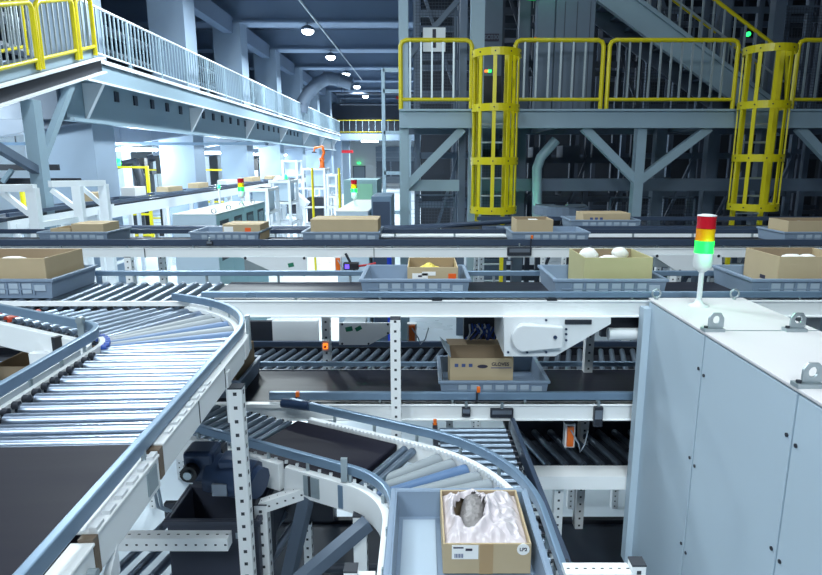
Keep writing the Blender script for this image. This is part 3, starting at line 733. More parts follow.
for i in range(9):
    ai, ao = R(60 - i*7), R(56 - i*6.4)
    p0 = (Ix+(rI+.02)*math.cos(ai), Iy+(rI+.02)*math.sin(ai), z2-.032); q0 = (Cx+(rO-.055)*math.cos(ao), Cy+(rO-.055)*math.sin(ao), z2-.026)
    roller(lc, p0, q0, .017, pat2[i], taper=.030)
y = Cy - .05
while y > 1.0: roller(lc, (Ix+rI+.02, y, z2-.03), (Cx+rO-.055, y, z2-.03), .028, 'groller'); y -= .073
e0 = Vector(arcL(rO)[0])
MB().tube([(*(e0 - d1*.80 - n1*.01), 1.925), (*(e0 - d1*.64), 1.935)], .024, 10).build('rail_tip', 'motor', lc)
# legs and braces
post(lc, -.646, 2.2, 1.752, .05)
mb = perforated(MB(), (-.66, 2.2, 1.73), (-.47, 2.2, 1.80), .045, .045, .035, ('top', 'front'), .004); mb.build('leg_arm', ['alu', 'hole'], lc)
MB().bar((-.46, 2.2, 1.79), (-.66, 2.28, 1.0), .05, .05).build('brace', 'steelD', lc)
post(lc, -.235, 2.06, 1.79, .05, 0, faces=('right',))
mb = MB().bar((-.20, 2.0, 1.79), (-.64, 1.70, 1.55), .045, .045); mb.build('brace', 'steelD', lc)
post(lc, .46, 1.75, 1.8, .05)
# near cross beams at the bottom edge
t = T('perforated_cross_beam', 'short white perforated beam with capped post at the cabinet foot', 'beam', (.5, 1.5, 1.9))
mb = perforated(MB(), (.40, 1.5, 1.952), (.585, 1.5, 1.952), .045, .05, .024, ('top', 'front'), .0035); mb.build('beam_body', ['alu', 'hole'], t)
post(t, .605, 1.5, 1.995, .038, 0)
t = T('perforated_cross_beam', 'short white perforated beam with capped post left of the grey tote', 'beam', (-.2, 1.42, 1.9))
mb = perforated(MB(), (-.19, 1.46, 1.955), (-.13, 1.46, 1.955), .045, .05, .024, ('top', 'front'), .0035); mb.build('beam_body', ['alu', 'hole'], t)
post(t, -.195, 1.46, 2.005, .036, 0)

# gear motor below the lower curve
t = T('gear_motor', 'dark blue gear motor below the inner rail of the lower curve', 'motor', (-.72, 2.12, 1.9))
mc = onY(236, 476, 2.12); mg = onY(203, 460, 2.14)
MB().box(mg.x-.055, mg.x+.06, 2.08, 2.19, mg.z-.062, mg.z+.06).build('gear_case', 'motor', t, bev=.014)
mb = MB().cyl((mc.x-.095, 2.13, mc.z+.012), (mc.x+.075, 2.10, mc.z-.01), .078, 10); mb.build('motor_body', 'motor', t, bev=.012)
MB().cyl((mc.x+.075, 2.10, mc.z-.01), (mc.x+.10, 2.09, mc.z-.013), .062, 10).build('fan_cover', 'motor', t, bev=.008)
MB().cyl((mg.x-.022, 2.045, mg.z-.01), (mg.x-.022, 2.08, mg.z-.01), .032, 14).build('shaft_collar', 'black', t); MB().cyl((mg.x-.022, 2.035, mg.z-.01), (mg.x-.022, 2.045, mg.z-.01), .016, 10).build('shaft_bolt', 'galv', t)
MB().box(mc.x-.045, mc.x+.035, 2.06, 2.15, mc.z+.06, mc.z+.095).build('terminal_box', 'motor', t, bev=.008)
MB().box(mc.x-.065, mc.x-.01, 2.035, 2.06, mc.z-.035, mc.z+.012).build('name_plate', 'motorl', t)
MB().box(mg.x-.03, mg.x+.06, 2.19, 2.25, mg.z-.02, mg.z+.02).build('torque_arm', 'dark', t)

# branch roller conveyor under the lower curve (towards the camera, right of centre)
br = T('branch_roller_conveyor', 'dark narrow roller conveyor descending beneath the curve, centre right', 'conveyor', (.3, 2.4, 0))
def bz(y): return 1.76 - (2.9 - y) * .06
y = 2.88
while y > 1.3:
    xr = .47 + (2.88-y)*.035
    roller(br, (.09, y, bz(y)-.02), (xr-.04, y, bz(y)-.02), .017, 'zincD'); y -= .05
MB().prism([(.46, 2.93, bz(2.93)-.05), (.525, 1.3, bz(1.3)-.05), (.525, 1.3, bz(1.3)+.03), (.46, 2.93, bz(2.93)+.03)], (.022, 0, 0)).build('side_rail', 'railD', br, bev=.004)
MB().prism([(.055, 2.93, bz(2.93)-.07), (.055, 1.3, bz(1.3)-.07), (.055, 1.3, bz(1.3)+.0), (.055, 2.93, bz(2.93)+.0)], (.025, 0, 0)).build('side_rail', 'dark', br)
MB().box(.08, .46, 1.3, 2.93, 1.55, 1.58).build('bed_plate', 'dark', br)
post(br, .5, 2.6, 1.66, .04); post(br, .07, 2.6, 1.62, .04); post(br, .56, 1.65, 1.6, .04)

# lowest lanes seen through the gaps
low = T('bottom_belt_conveyor', 'bottom dark belt conveyor low behind the cabinet and branch rollers', 'conveyor', (.9, 3.2, 0))
mb = MB().box(.55, 4, 2.92, 3.04, 1.385, 1.46); mb.build('side_beam', 'alu', low)
MB().box(.55, 4, 3.04, 4.0, 1.36, 1.38).build('bed_plate', 'rackdark', low)
x = .6
while x < 2.2: roller(low, (x+.1, 3.08, 1.44), (x, 3.5, 1.44), .02, 'zincD'); x += .1
MB().box(.55, 4, 3.52, 3.56, 1.38, 1.5).build('side_beam', 'dark', low)
MB().box(.55, 4, 3.56, 4.12, 1.55, 1.58).build('bed_plate', 'dark', low)
for xx in (.75, 1.9): post(low, xx, 3.02, 1.4); post(low, xx, 3.9, 1.55)
l2 = T('floor_level_conveyor', 'lowest dark belt conveyor just above the floor', 'conveyor', (0, 3.2, 0))
MB().box(-1.0, 3.2, 2.95, 3.5, .74, .8).build('belt', 'rackdark', l2)
mb = MB().box(-1.0, 3.2, 2.9, 2.94, .66, .82).box(-1.0, 3.2, 3.51, 3.55, .66, .82); mb.build('side_beam', 'dark', l2)
for xx in (-.8, .9, 2.8): post(l2, xx, 2.97, .74); post(l2, xx, 3.48, .74)
# return roller conveyor with black crates, lower left
l3 = T('return_roller_conveyor', 'dark sloping roller conveyor below the gear motor', 'conveyor', (-.6, 2.6, 0))
x = -1.35
while x < -.66: roller(l3, (x, 2.12, 1.37), (x+.12, 2.72, 1.37), .02, 'zinc'); x += .09
mb = Multi().bar((-1.45, 2.09, 1.36), (-.55, 2.09, 1.36), .03, .1).bar((-1.3, 2.76, 1.36), (-.45, 2.76, 1.36), .03, .1); mb.build('side_rail', 'dark', l3)
for xx in (-1.2, -.58): post(l3, xx, 2.12, 1.31, .04); post(l3, xx, 2.74, 1.31, .04)

l4 = T('low_roller_conveyor', 'low dark roller conveyor seen through the gap inside the lower curve', 'conveyor', (-.35, 2.4, 0))
y = 1.75
while y < 2.88: roller(l4, (-.52, y, 1.0), (-.16, y, 1.0), .022, 'rackdark'); y += .105
mb = Multi().box(-.56, -.53, 1.7, 2.9, .93, 1.03).box(-.15, -.12, 1.7, 2.9, .93, 1.03); mb.build('side_rail', 'dark', l4)
for xx in (-.545, -.135): post(l4, xx, 1.8, .93, .03); post(l4, xx, 2.8, .93, .03)
def black_crate(loc, label, sx=.40, sy=.30, h=.15):
    t = T('black_crate', label, 'crate', loc, 'black plastic crates'); x, y, z = loc
    mb = MB().box(x-sx/2, x+sx/2, y-sy/2, y+sy/2, z, z+.012)
    for a, b, c_, d_ in ((x-sx/2, x+sx/2, y-sy/2, y-sy/2+.012), (x-sx/2, x+sx/2, y+sy/2-.012, y+sy/2), (x-sx/2, x-sx/2+.012, y-sy/2+.012, y+sy/2-.012), (x+sx/2-.012, x+sx/2, y-sy/2+.012, y+sy/2-.012)):
        mb.box(a, b, c_, d_, z+.012, z+h)
    mb.build('body', 'crate', t, bev=.004)
    mb = MB().box(x-sx/2-.012, x+sx/2+.012, y-sy/2-.012, y-sy/2, z+h-.025, z+h).box(x-sx/2-.012, x+sx/2+.012, y+sy/2, y+sy/2+.012, z+h-.025, z+h).box(x-sx/2-.012, x-sx/2, y-sy/2, y+sy/2, z+h-.025, z+h).box(x+sx/2, x+sx/2+.012, y-sy/2, y+sy/2, z+h-.025, z+h)
    mb.build('rim', 'crate', t, bev=.004)
    mb = Multi()
    for i in range(5): mb.box(x-.13+i*.055, x-.13+i*.055+.032, y-sy/2-.0015, y-sy/2+.001, z+h*.74, z+h*.82)
    mb.build('handle_slot', 'cable', t)
black_crate((-.86, 2.60, 1.392), 'black crate on the return rollers, below the gear motor', .36, .22, .31)
black_crate((-.83, 2.27, 1.392), 'black crate with pale slots, nearest behind the perforated cross beam', .36, .26, .32)
# shelf carrying the near crate
t = T('mesh_ramp', 'dark ribbed ramp plate below the perforated cross beam', 'ramp', (-.8, 1.75, 1.2))
MB().prism([(-1.3, 1.45, 1.25), (-.68, 1.45, 1.25), (-.68, 2.05, 1.36), (-1.3, 2.05, 1.36)], (0, 0, -.03)).build('plate', 'black', t)
mb = Multi()
for i in range(18): mb.bar((-1.28+i*.034, 1.47, 1.257), (-1.28+i*.034, 2.03, 1.36), .008, .006)
mb.build('rib', 'dark', t)
for xx in (-1.25, -.72): post(t, xx, 1.6, 1.24, .03)

# ================================================================== TOTES AND BOXES
def make_tote():
    L, W, h = .58, .42, .10
    t = T('plastic_tote', 'x', 'tote', (0,0,0), 'grey blue conveyor totes')
    mb = MB(); th = .012; tp = .013
    b = [(-L/2+tp, -W/2+tp*.6), (L/2-tp, -W/2+tp*.6), (L/2-tp, W/2-tp*.6), (-L/2+tp, W/2-tp*.6)]; c = [(-L/2, -W/2), (L/2, -W/2), (L/2, W/2), (-L/2, W/2)]
    bi = [(p[0]*(1-.05), p[1]*(1-.05)) for p in b]; ci = [(p[0]*(1-.045), p[1]*(1-.055)) for p in c]
    V = [(*p, 0) for p in b] + [(*p, h) for p in c] + [(*p, h) for p in ci] + [(*p, th) for p in bi]
    fs = [(3,2,1,0), (12,13,14,15)]
    for r0 in (0, 4, 8):
        for i in range(4): fs.append((r0+i, r0+(i+1)%4, r0+4+(i+1)%4, r0+4+i))
    mb.add(V, fs)
    # raised ribs on the long sides and ends
    for sg in (-1, 1):
        for i in range(7):
            x = -.2 + i*.066; y = sg*(W/2-.006); mb.box(x-.003, x+.003, min(y, y+sg*.008), max(y, y+sg*.008), .02, h-.012)
        mb.box(-.25, .25, min(sg*(W/2-.012), sg*(W/2+.001)), max(sg*(W/2-.012), sg*(W/2+.001)), .045, .052)
    mb.build('body', 'tote', t)
    mb = MB()
    for sg in (-1, 1):
        mb.box(-L/2-.008, L/2+.008, sg*W/2-.008, sg*W/2+.008, h-.014, h+.002); mb.box(sg*L/2-.008, sg*L/2+.008, -W/2, W/2, h-.014, h+.002)
    mb.build('rim', 'tote', t, bev=.003)
    mb = MB()
    for i in range(6): mb.box(-.19+i*.066, -.145+i*.066, -W/2-.0005, -W/2+.004, .026, .078)
    mb.box(.2, .255, -W/2-.002, -W/2+.002, .04, .07)
    mb.build('side_panel', 'toteI', t)
    return t
TOTE = make_tote(); first = [True]
def tote(x, y, z, label, rot=0, sx=1, sy=1):
    o = TOTE if first[0] else copy_tree(TOTE); first[0] = False
    o.location = (x, y, z+.0005); o.rotation_euler.z = rot; o.scale = (sx, sy, 1); o['label'] = label; return o
def carton(x0, x1, y0, y1, z0, h, label, m='card', open_=True, group='cardboard boxes carried on the conveyors', rot=0, extra=None, flaps=()):
    t = T('cardboard_box', label, 'box', ((x0+x1)/2, (y0+y1)/2, z0), group); th = .006
    if open_:
        mb = MB().box(x0, x1, y0, y0+th, z0, z0+h).box(x0, x1, y1-th, y1, z0, z0+h).box(x0, x0+th, y0+th, y1-th, z0, z0+h).box(x1-th, x1, y0+th, y1-th, z0, z0+h); mb.box(x0+th, x1-th, y0+th, y1-th, z0, z0+.006)
        mb.build('carton_body', m, t, bev=.0015)
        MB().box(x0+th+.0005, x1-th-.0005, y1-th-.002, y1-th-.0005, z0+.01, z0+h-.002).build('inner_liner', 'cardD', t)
    else:
        MB().box(x0, x1, y0, y1, z0, z0+h).build('carton_body', m, t, bev=.003)
        ym = (y0+y1)/2; MB().box(x0-.001, x1+.001, ym-.025, ym+.025, z0+h-.001, z0+h+.001).build('tape_strip', 'tape', t)
    return t
def patch(par, name, x0, x1, y, z0, z1, m):
    return MB().box(x0, x1, y-.0012, y+.0005, z0, z1).build(name, m, par)
def packet(loc, r, label, m='paper', sq=(1, .8, .5), group='white packets in boxes'):
    mb = MB(); n, k = 12, 7; vs = []; fs = []
    for i in range(k+1):
        ph = PI*i/k
        for j in range(n):
            th = 2*PI*j/n; rr = r*(1 + .12*math.sin(3*th+i) )
            vs.append((loc[0]+sq[0]*rr*math.sin(ph)*math.cos(th), loc[1]+sq[1]*rr*math.sin(ph)*math.sin(th), loc[2]+sq[2]*r*(1-math.cos(ph))))
    for i in range(k):
        for j in range(n): fs.append((i*n+j, i*n+(j+1)%n, (i+1)*n+(j+1)%n, (i+1)*n+j))
    mb.add(vs, fs, True)
    return tag(mb.build('wrapped_packet', m, base=loc), label, 'packet', group)

YM = 3.2
# left edge
tote(-2.17, YM, ZU, 'tote under the big open box at the left edge, on rollers', sx=1.03)
b = carton(-2.49, -1.915, 3.02, 3.37, ZU+.013, .19, 'big open cardboard box at the left edge on a tote')
packet((-2.2, 3.2, ZU+.095), .09, 'white packet in the left-edge box, at its left end'); packet((-2.03, 3.28, ZU+.10), .07, 'white packet in the back corner of the left-edge box', sq=(1.2, .8, .5))
packet((-2.08, 3.1, ZU+.10), .06, 'flat white packet at the front of the left-edge box', sq=(1.4, .6, .5))
# tote centre with yellow paper
tote(-.035, YM, ZU, 'tote left of centre on the upper conveyor, holding a box with orange sticker', sx=.95)
b = carton(-.075, .185, 3.04, 3.36, ZU+.013, .14, 'open cardboard box with orange sticker and yellow paper on the upper conveyor')
patch(b, 'orange_sticker', .135, .175, 3.04, ZU+.075, ZU+.12, 'orange'); patch(b, 'white_label', -.05, .03, 3.04, ZU+.085, ZU+.122, 'paper'); patch(b, 'label_print', -.02, .0, 3.0388, ZU+.103, ZU+.112, 'ink'); patch(b, 'white_label', .0, .07, 3.04, ZU+.11, ZU+.13, 'paper')
mb = MB(); n = 14; vs = [(-.06+.23*i/n, 3.06+.26*j/n, ZU+.085+.055*math.exp(-((i-6)**2+(j-8)**2)/16)+.012*random.random()) for i in range(n+1) for j in range(n+1)]
mb.add(vs, [(i*(n+1)+j, (i+1)*(n+1)+j, (i+1)*(n+1)+j+1, i*(n+1)+j+1) for i in range(n) for j in range(n)])
o = tag(mb.build('crumpled_paper', 'yellowpaper', base=(.05, 3.2, ZU)), 'crumpled yellow paper filling the box with the orange sticker', 'paper')
md = o.modifiers.new('thick', 'SOLIDIFY'); md.thickness = .004
# tote with a box coloured for the beacon's green light
tote(.955, YM, ZU, 'tote right of centre on the upper conveyor, under the green-lit box', sx=.98)
b = carton(.83, 1.18, 3.04, 3.37, ZU+.013, .19, 'tall cardboard box coloured as green-lit by the beacon, overfilled with white packets, right of centre', 'cardG')
packet((.90, 3.22, ZU+.145), .05, 'round white packet in the green-lit box, left one', sq=(1, .8, .85)); packet((1.08, 3.26, ZU+.155), .045, 'round white packet in the green-lit box, right and topmost', sq=(1, .8, .8)); packet((.98, 3.12, ZU+.145), .05, 'flat white packet at the front of the green-lit box', sq=(1.2, .7, .6))
# right tote
tote(1.96, YM, ZU, 'tote at the right edge on the upper conveyor, behind the cabinet')
b = carton(1.825, 2.2, 3.04, 3.37, ZU+.013, .195, 'open cardboard box at the right edge on the upper conveyor')
MB().box(1.8238, 1.8255, 3.15, 3.20, ZU+.07, ZU+.09).build('hand_hole', 'ink', b)
packet((2.0, 3.22, ZU+.14), .055, 'white packet in the right-edge upper box, left one', sq=(1.2, .8, .5)); packet((2.10, 3.25, ZU+.14), .05, 'white packet in the right-edge upper box, right one')
# lower lane tote and box
tote(.385, 3.25, ZL, 'tote on the lower conveyor below the drive housing')
b = carton(.15, .49, 3.08, 3.33, ZL+.013, .20, 'open-flapped cardboard box with dark print on the lower conveyor')
MB().prism([(.15, 3.325, ZL+.213), (.49, 3.325, ZL+.213), (.50, 3.40, ZL+.225), (.14, 3.40, ZL+.225)], (0, .005, 0)).build('flap', 'cardD', b)
MB().prism([(.152, 3.10, ZL+.213), (.152, 3.32, ZL+.213), (.10, 3.36, ZL+.25), (.12, 3.2, ZL+.235)], (.005, 0, 0)).build('flap', 'toteI', b)
for i in range(3): patch(b, 'printed_symbol', .175+i*.038, .195+i*.038, 3.08, ZL+.165, ZL+.183, 'inkb')
mb = MB().prism([(.325+.028*math.cos(2*PI*i/16), 3.0785, ZL+.168+.010*math.sin(2*PI*i/16)) for i in range(16)], (0, .002, 0)); mb.build('printed_mark', 'ink', b)
text('printed_word', 'GLOVES', .026, 'ink', b, (.42, 3.0792, ZL+.18), (PI/2, 0, 0)); patch(b, 'printed_line', .37, .48, 3.08, ZL+.158, ZL+.162, 'inkb')
# tote under upper curve end
tote(-1.26, 3.25, ZL, 'tote on the lower conveyor half hidden by the upper curve end')
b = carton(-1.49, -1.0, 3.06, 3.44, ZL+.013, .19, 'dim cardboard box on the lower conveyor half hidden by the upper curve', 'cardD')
tote(-2.05, 3.25, ZL, 'tote in shade on the lower conveyor below the left-edge box')
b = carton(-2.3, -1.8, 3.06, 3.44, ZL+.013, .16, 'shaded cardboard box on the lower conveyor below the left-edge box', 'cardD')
packet((-2.0, 3.2, ZL+.10), .09, 'white packet in the shaded box below the left-edge box', sq=(1.1, .8, .5))

# foreground tote in the lower curve with the open box
ft = tote(.129, 1.62, z2-.002, 'large pale tote in the foreground on the lower curve', rot=PI/2, sx=1.0, sy=1.08)
tl = MB().box(-.065, .045, 1.38, 1.86, z2+.0125, z2+.0145).build('spare', 'toteI')
tl.parent = ft; tl.matrix_parent_inverse = Matrix.LocRotScale(Vector((.129, 1.62, z2-.0015)), Matrix.Rotation(PI/2, 3, 'Z').to_quaternion(), Vector((1, 1.08, 1))).inverted(); tl.name = 'floor_panel'
fbx = carton(.062, .322, 1.578, 1.876, z2+.018, .10, 'open cardboard box with bubble-wrapped goods in the foreground tote')
fbx['label'] = 'open cardboard box with round sticker and white label in the foreground tote'
zt = z2 + .018
yb_ = 1.578
patch(fbx, 'shipping_label', .088, .166, yb_, zt+.05, zt+.096, 'paper'); patch(fbx, 'label_print', .128, .148, yb_-.0012, zt+.078, zt+.085, 'ink')
for i in range(6): patch(fbx, 'barcode', .096+i*.0045, .0985+i*.0045, yb_-.0012, zt+.055, zt+.068, 'inkb')
patch(fbx, 'label_print', .092, .122, yb_-.0012, zt+.086, zt+.09, 'ink')
MB().cyl((.298, yb_-.0015, zt+.082), (.298, yb_+.001, zt+.082), .0185, 24).build('round_sticker', 'paper', fbx)
text('sticker_text', 'LP2', .015, 'ink', fbx, (.298, yb_-.0018, zt+.082), (PI/2, 0, 0))
patch(fbx, 'tape_strip', .17, .21, yb_, zt, zt+.0995, 'tape')
# wrapped goods
mb = MB(); prof = [(.012, 0), (.036, .003), (.048, .02), (.048, .13), (.042, .16), (.024, .176), (.004, .18)]
mb.lathe((0, 0, 0), prof, 24)
vv = mb.v; mb.v = [(x*1.0, y*.8, z) for x, y, z in vv]
g_ = mb.build('wrapped_item', 'bubble'); tag(g_, 'grey bubble-wrapped roll inside the foreground box', 'package')
g_.location = (.15, 1.655, zt+.055); g_.rotation_euler = (R(-74), 0, R(-12))
random.seed(3)
nx, ny = 70, 80; mb = MB(); vs = []
from mathutils import noise
def ridge(x, y, z): return 1 - abs(noise.noise(Vector((x, y, z))))*2
hx, hy = .150, 1.725
for i in range(nx+1):
    for j in range(ny+1):
        u, v = i/nx, j/ny; x = .0695 + .245*u; y = 1.586 + .2805*v
        e = min(u, 1-u, v, 1-v); ed = min(1, e*9)
        dd = ((x-hx)/.050)**2 + ((y-hy)/.085)**2
        z = zt + .082 + .028*math.sin(PI*u)*math.sin(PI*v) + ed*(ridge(x*16, y*11, 2.2)*.016 + ridge(x*34+5, y*26, 6.1)*.009 + ridge(x*8-y*9, y*3, 9.4)*.016 + noise.noise(Vector((x*90, y*80, 3)))*.004)
        z += .014*math.exp(-(dd-1.3)**2*6)
        if dd < 1.1: z -= .05*(1.1-dd)
        if e < .03: z = min(z, zt+.094)
        vs.append((x + .004*noise.noise(Vector((x*40, y*40, 1)))*ed, y + .004*noise.noise(Vector((x*40, y*40, 7)))*ed, max(z, zt+.012)))
def keep(i, j):
    x, y, _ = vs[i*(ny+1)+j]; return ((x-hx)/.048)**2 + ((y-hy)/.082)**2 > 1 + .5*noise.noise(Vector((x*50, y*50, 0)))
mb.add(vs, [(i*(ny+1)+j, (i+1)*(ny+1)+j, (i+1)*(ny+1)+j+1, i*(ny+1)+j+1) for i in range(nx) for j in range(ny) if keep(i, j)], True)
o = tag(mb.build('plastic_bag', 'bag', base=(.19, 1.72, zt)), 'crumpled white plastic bag lining the foreground box', 'bag')

# far lane totes
YF = 5.25
tote(-2.93, YF, ZU, 'far-lane tote holding two small boxes, left of the grey cabinets')
b = carton(-3.15, -2.98, 5.1, 5.38, ZU+.013, .11, 'small open box in the far-lane tote, left of its pair'); b = carton(-2.97, -2.70, 5.1, 5.38, ZU+.013, .15, 'closed box in the far-lane tote, right of its pair', open_=False)
tote(-1.66, YF, ZU, 'far-lane tote in front of the grey cabinets')
b = carton(-1.69, -1.37, 5.1, 5.40, ZU+.013, .145, 'closed box with orange sticker in the far-lane tote before the cabinets', open_=False)
patch(b, 'orange_sticker', -1.50, -1.45, 5.1, ZU+.09, ZU+.13, 'orange'); patch(b, 'white_label', -1.68, -1.60, 5.1, ZU+.09, ZU+.14, 'paper'); patch(b, 'white_label', -1.53, -1.47, 5.1, ZU+.06, ZU+.075, 'paper')
tote(-.68, YF, ZU, 'far-lane tote under the long closed box', sx=1.12)
b = carton(-.94, -.37, 5.08, 5.42, ZU+.013, .19, 'long closed cardboard box on the far conveyor, centre left', open_=False)
tote(1.08, YF, ZU, 'far-lane tote beside the yellow ladder foot', sx=1.12)
b = carton(.80, 1.11, 5.1, 5.40, ZU+.013, .185, 'small open box in the far-lane tote beside the yellow ladder')
MB().box(.93, 1.0, 5.2, 5.3, ZU+.18, ZU+.188).build('paper_slip', 'paper', b)
tote(3.36, YF, ZU, 'far-lane tote at the right edge under an open box', sx=1.1)
b = carton(3.10, 3.62, 5.1, 5.40, ZU+.013, .175, 'open cardboard box on the far conveyor at the right edge')
packet((3.28, 5.25, ZU+.115), .06, 'white packet in the far right-edge box'); 
tote(1.85, 6.3, ZU, 'tote on the farthest lane before the rack towers', sx=1.2)
b = carton(1.64, 2.12, 6.15, 6.45, ZU+.013, .15, 'cardboard box with dark print on the farthest lane', open_=False)
for i in range(3): patch(b, 'printed_symbol', 1.71+i*.05, 1.74+i*.05, 6.15, ZU+.09, ZU+.12, 'inkb')
patch(b, 'hand_hole', 1.87, 1.94, 6.15, ZU+.05, ZU+.075, 'ink')

# sensors and small devices on rails
def sensor(px, py, Y, label, led='orange', bracket=True, zdrop=.03):
    p = onY(px, py, Y); t = T('photo_sensor', label, 'sensor', p, 'orange photo sensors')
    MB().box(p.x-.009, p.x+.009, Y-.01, Y+.01, p.z-.014, p.z+.014).build('sensor_head', 'orangep' if led == 'orange' else 'black', t, bev=.002)
    if bracket: MB().box(p.x-.012, p.x-.002, Y-.002, Y+.006, p.z-.014-zdrop, p.z-.012).build('stem', 'dark', t)
    return t
sensor(478.5, 389.5, 2.95, 'orange sensor on the lower conveyor rail, below the printed box', zdrop=.055)
sensor(435, 422, 2.90, 'orange sensor just under the lower conveyor beam', zdrop=.0)
sensor(297.5, 394, 2.95, 'orange sensor at the tail end of the lower curve', zdrop=.03)
sensor(532, 237, 4.93, 'orange sensor on the far conveyor rail near the yellow ladder', zdrop=.07)
def device(px, py, Y, w_, h_, label, d_=.04, name='junction_box'):
    p = onY(px, py, Y); t = T(name, label, 'device', (p.x, Y, p.z), 'small devices on the side beams')
    MB().box(p.x-w_/2, p.x+w_/2, Y-d_, Y, p.z-h_/2, p.z+h_/2).build('housing', 'dark', t, bev=.003)
    MB().box(p.x-w_*.42, p.x+w_*.42, Y-d_-.001, Y-d_+.001, p.z-h_*.1, p.z+h_*.35).build('face_plate', 'motorl', t)
    MB().cyl((p.x, Y-d_/2, p.z+h_/2), (p.x, Y-d_/2, p.z+h_/2+.03), .008, 8).build('stud', 'galv', t)
    return t
device(501.5, 412, 2.955, .12, .05, 'dark open junction box on the lower conveyor beam', .02)
device(466, 411, 2.955, .045, .05, 'small grey junction box on the lower conveyor beam', .02)
device(519, 251, 4.955, .2, .07, 'dark device box on the far conveyor beam beside the ladder', .03)
device(597, 415, 2.955, .045, .11, 'grey vertical box hanging on the lower beam by the cabinet', .03)
device(210, 243, 4.955, .05, .03, 'tiny clip box on the far conveyor beam below the grey cabinets', .02)
# orange terminal strips with cables
def terminal(px, py, Y, h_, label):
    p = onY(px, py, Y); t = T('terminal_strip', label, 'terminal', (p.x, Y, p.z), 'orange terminal strips')
    MB().box(p.x-.028, p.x+.028, Y, Y+.05, p.z-h_/2, p.z+h_/2).build('housing', 'white', t)
    MB().box(p.x-.018, p.x+.018, Y-.012, Y, p.z-h_*.42, p.z+h_*.42).build('relay_block', 'orangep', t)
    MB().tube([(p.x, Y-.01, p.z+h_*.3), (p.x+.04, Y-.04, p.z-h_*.2), (p.x+.05, Y-.04, p.z-h_*.55), (p.x+.08, Y-.02, p.z-h_*.3), (p.x+.10, Y, p.z+h_*.3)], .004, 6).build('cable', 'cable', t)
terminal(570, 436, 3.15, .14, 'orange terminal strip with looped grey cable by the cabinet')
terminal(412, 333, 3.5, .11, 'orange terminal strip right of the white post under the upper conveyor')
terminal(338, 264, 4.94, .12, 'orange terminal strip under the far conveyor, centre left')
t = T('barcode_scanner', 'black scanner with violet screen and red cable under the far conveyor', 'scanner', onY(352, 266, 4.9))
p = onY(349, 266, 4.9); MB().box(p.x-.045, p.x+.08, 4.87, 4.93, p.z-.03, p.z+.03).build('housing', 'black', t, bev=.006); MB().box(p.x-.03, p.x+.005, 4.866, 4.87, p.z-.018, p.z+.018).build('screen', 'led_blue', t)
MB().tube([(p.x+.08, 4.9, p.z), (p.x+.16, 4.9, p.z+.01), (p.x+.22, 4.92, p.z+.02)], .01, 6).build('cable', 'redp', t); MB().bar((p.x-.03, 4.93, p.z+.1), (p.x+.05, 4.9, p.z-.05), .015, .015).build('stem', 'dark', t)
t = T('cable_bundle', 'blue and white cable bundle under the upper conveyor, left of drive housing', 'cable', onY(480, 333, 3.3))
p = onY(480, 333, 3.3)
for i in range(9):
    a = Vector((p.x-.06+.014*i, 3.3+.03*random.random(), p.z+.05)); MB().tube([a, a + Vector((.03*random.uniform(-1, 1), -.02, -.04)), a + Vector((.04*random.uniform(-1, 1), .0, -.09)), a + Vector((.05, .03, -.02))], .005, 5).build('cable', 'blueplas' if i % 3 else 'white', t)
MB().box(p.x-.09, p.x+.1, 3.34, 3.4, p.z-.05, 2.31).build('backplate', 'dark', t)

# ================================================================== FOREGROUND CABINET (right)
XC0, XC1, ZC = 1.115, 1.575, 2.44
YB = 2.885
def cabinet(name, label, x0, x1, yb, n, zt_, m_side, left=True, wins=False, zb_=0.0):
    t = T(name, label, 'cabinet', ((x0+x1)/2, yb - n*.3, 0))
    yf = yb - n*.6
    MB().box(x0+.012, x1-.012, yf, yb, zb_, zt_-.012).build('carcass', m_side, t)
    MB().box(x0-.003, x1+.003, yf-.003, yb+.003, zt_-.012, zt_).build('top_plate', 'cabtop', t, bev=.003)
    for i in range(n):
        a = yb - i*.6 - .004; b = yb - (i+1)*.6 + .004
        if left: dm = MB().box(x0, x0+.012, b, a, zb_+.02, zt_-.02).build('door', m_side, t, bev=.002)
        dm = MB().box(x1-.012, x1, b, a, zb_+.02, zt_-.02).build('door', m_side, t, bev=.002)
        if left:
            mb = Multi()
            for zz in (zt_-.16, zt_-.55, zt_-.95):
                mb.cyl((x0-.004, b+.02, zz), (x0+.002, b+.02, zz), .007, 8); mb.cyl((x0-.004, b-.028, zz-.012), (x0+.002, b-.028, zz-.012), .007, 8)
            mb.build('lock', 'dark', t)
        if wins:
            w_ = MB().box(x1-.002, x1+.004, b+.12, a-.12, zt_-.62, zt_-.10).build('window_frame', 'dark', t, bev=.02); MB().box(x1+.004, x1+.006, b+.16, a-.16, zt_-.58, zt_-.14).build('window_pane', 'win', w_)
    return t
cabn = cabinet('control_cabinet', 'large pale blue grey control cabinet filling the right foreground', XC0, XC1, YB, 4, ZC, 'cab', zb_=1.0)
for yy in (.6, 1.6, 2.6): MB().box(XC0+.08, XC1-.05, yy, yy+.1, 0, 1.0).build('stand_leg', 'dark', cabn)
MB().box(XC0-.035, XC0+.012, YB-.04, YB+.02, 1.0, ZC-.045).build('side_strip', 'cab', cabn)
mb = MB()
for yy in (2.30, 1.70): mb.box(XC0, XC1, yy-.003, yy+.003, ZC, ZC+.002)
mb.build('top_seam', 'galv', cabn)
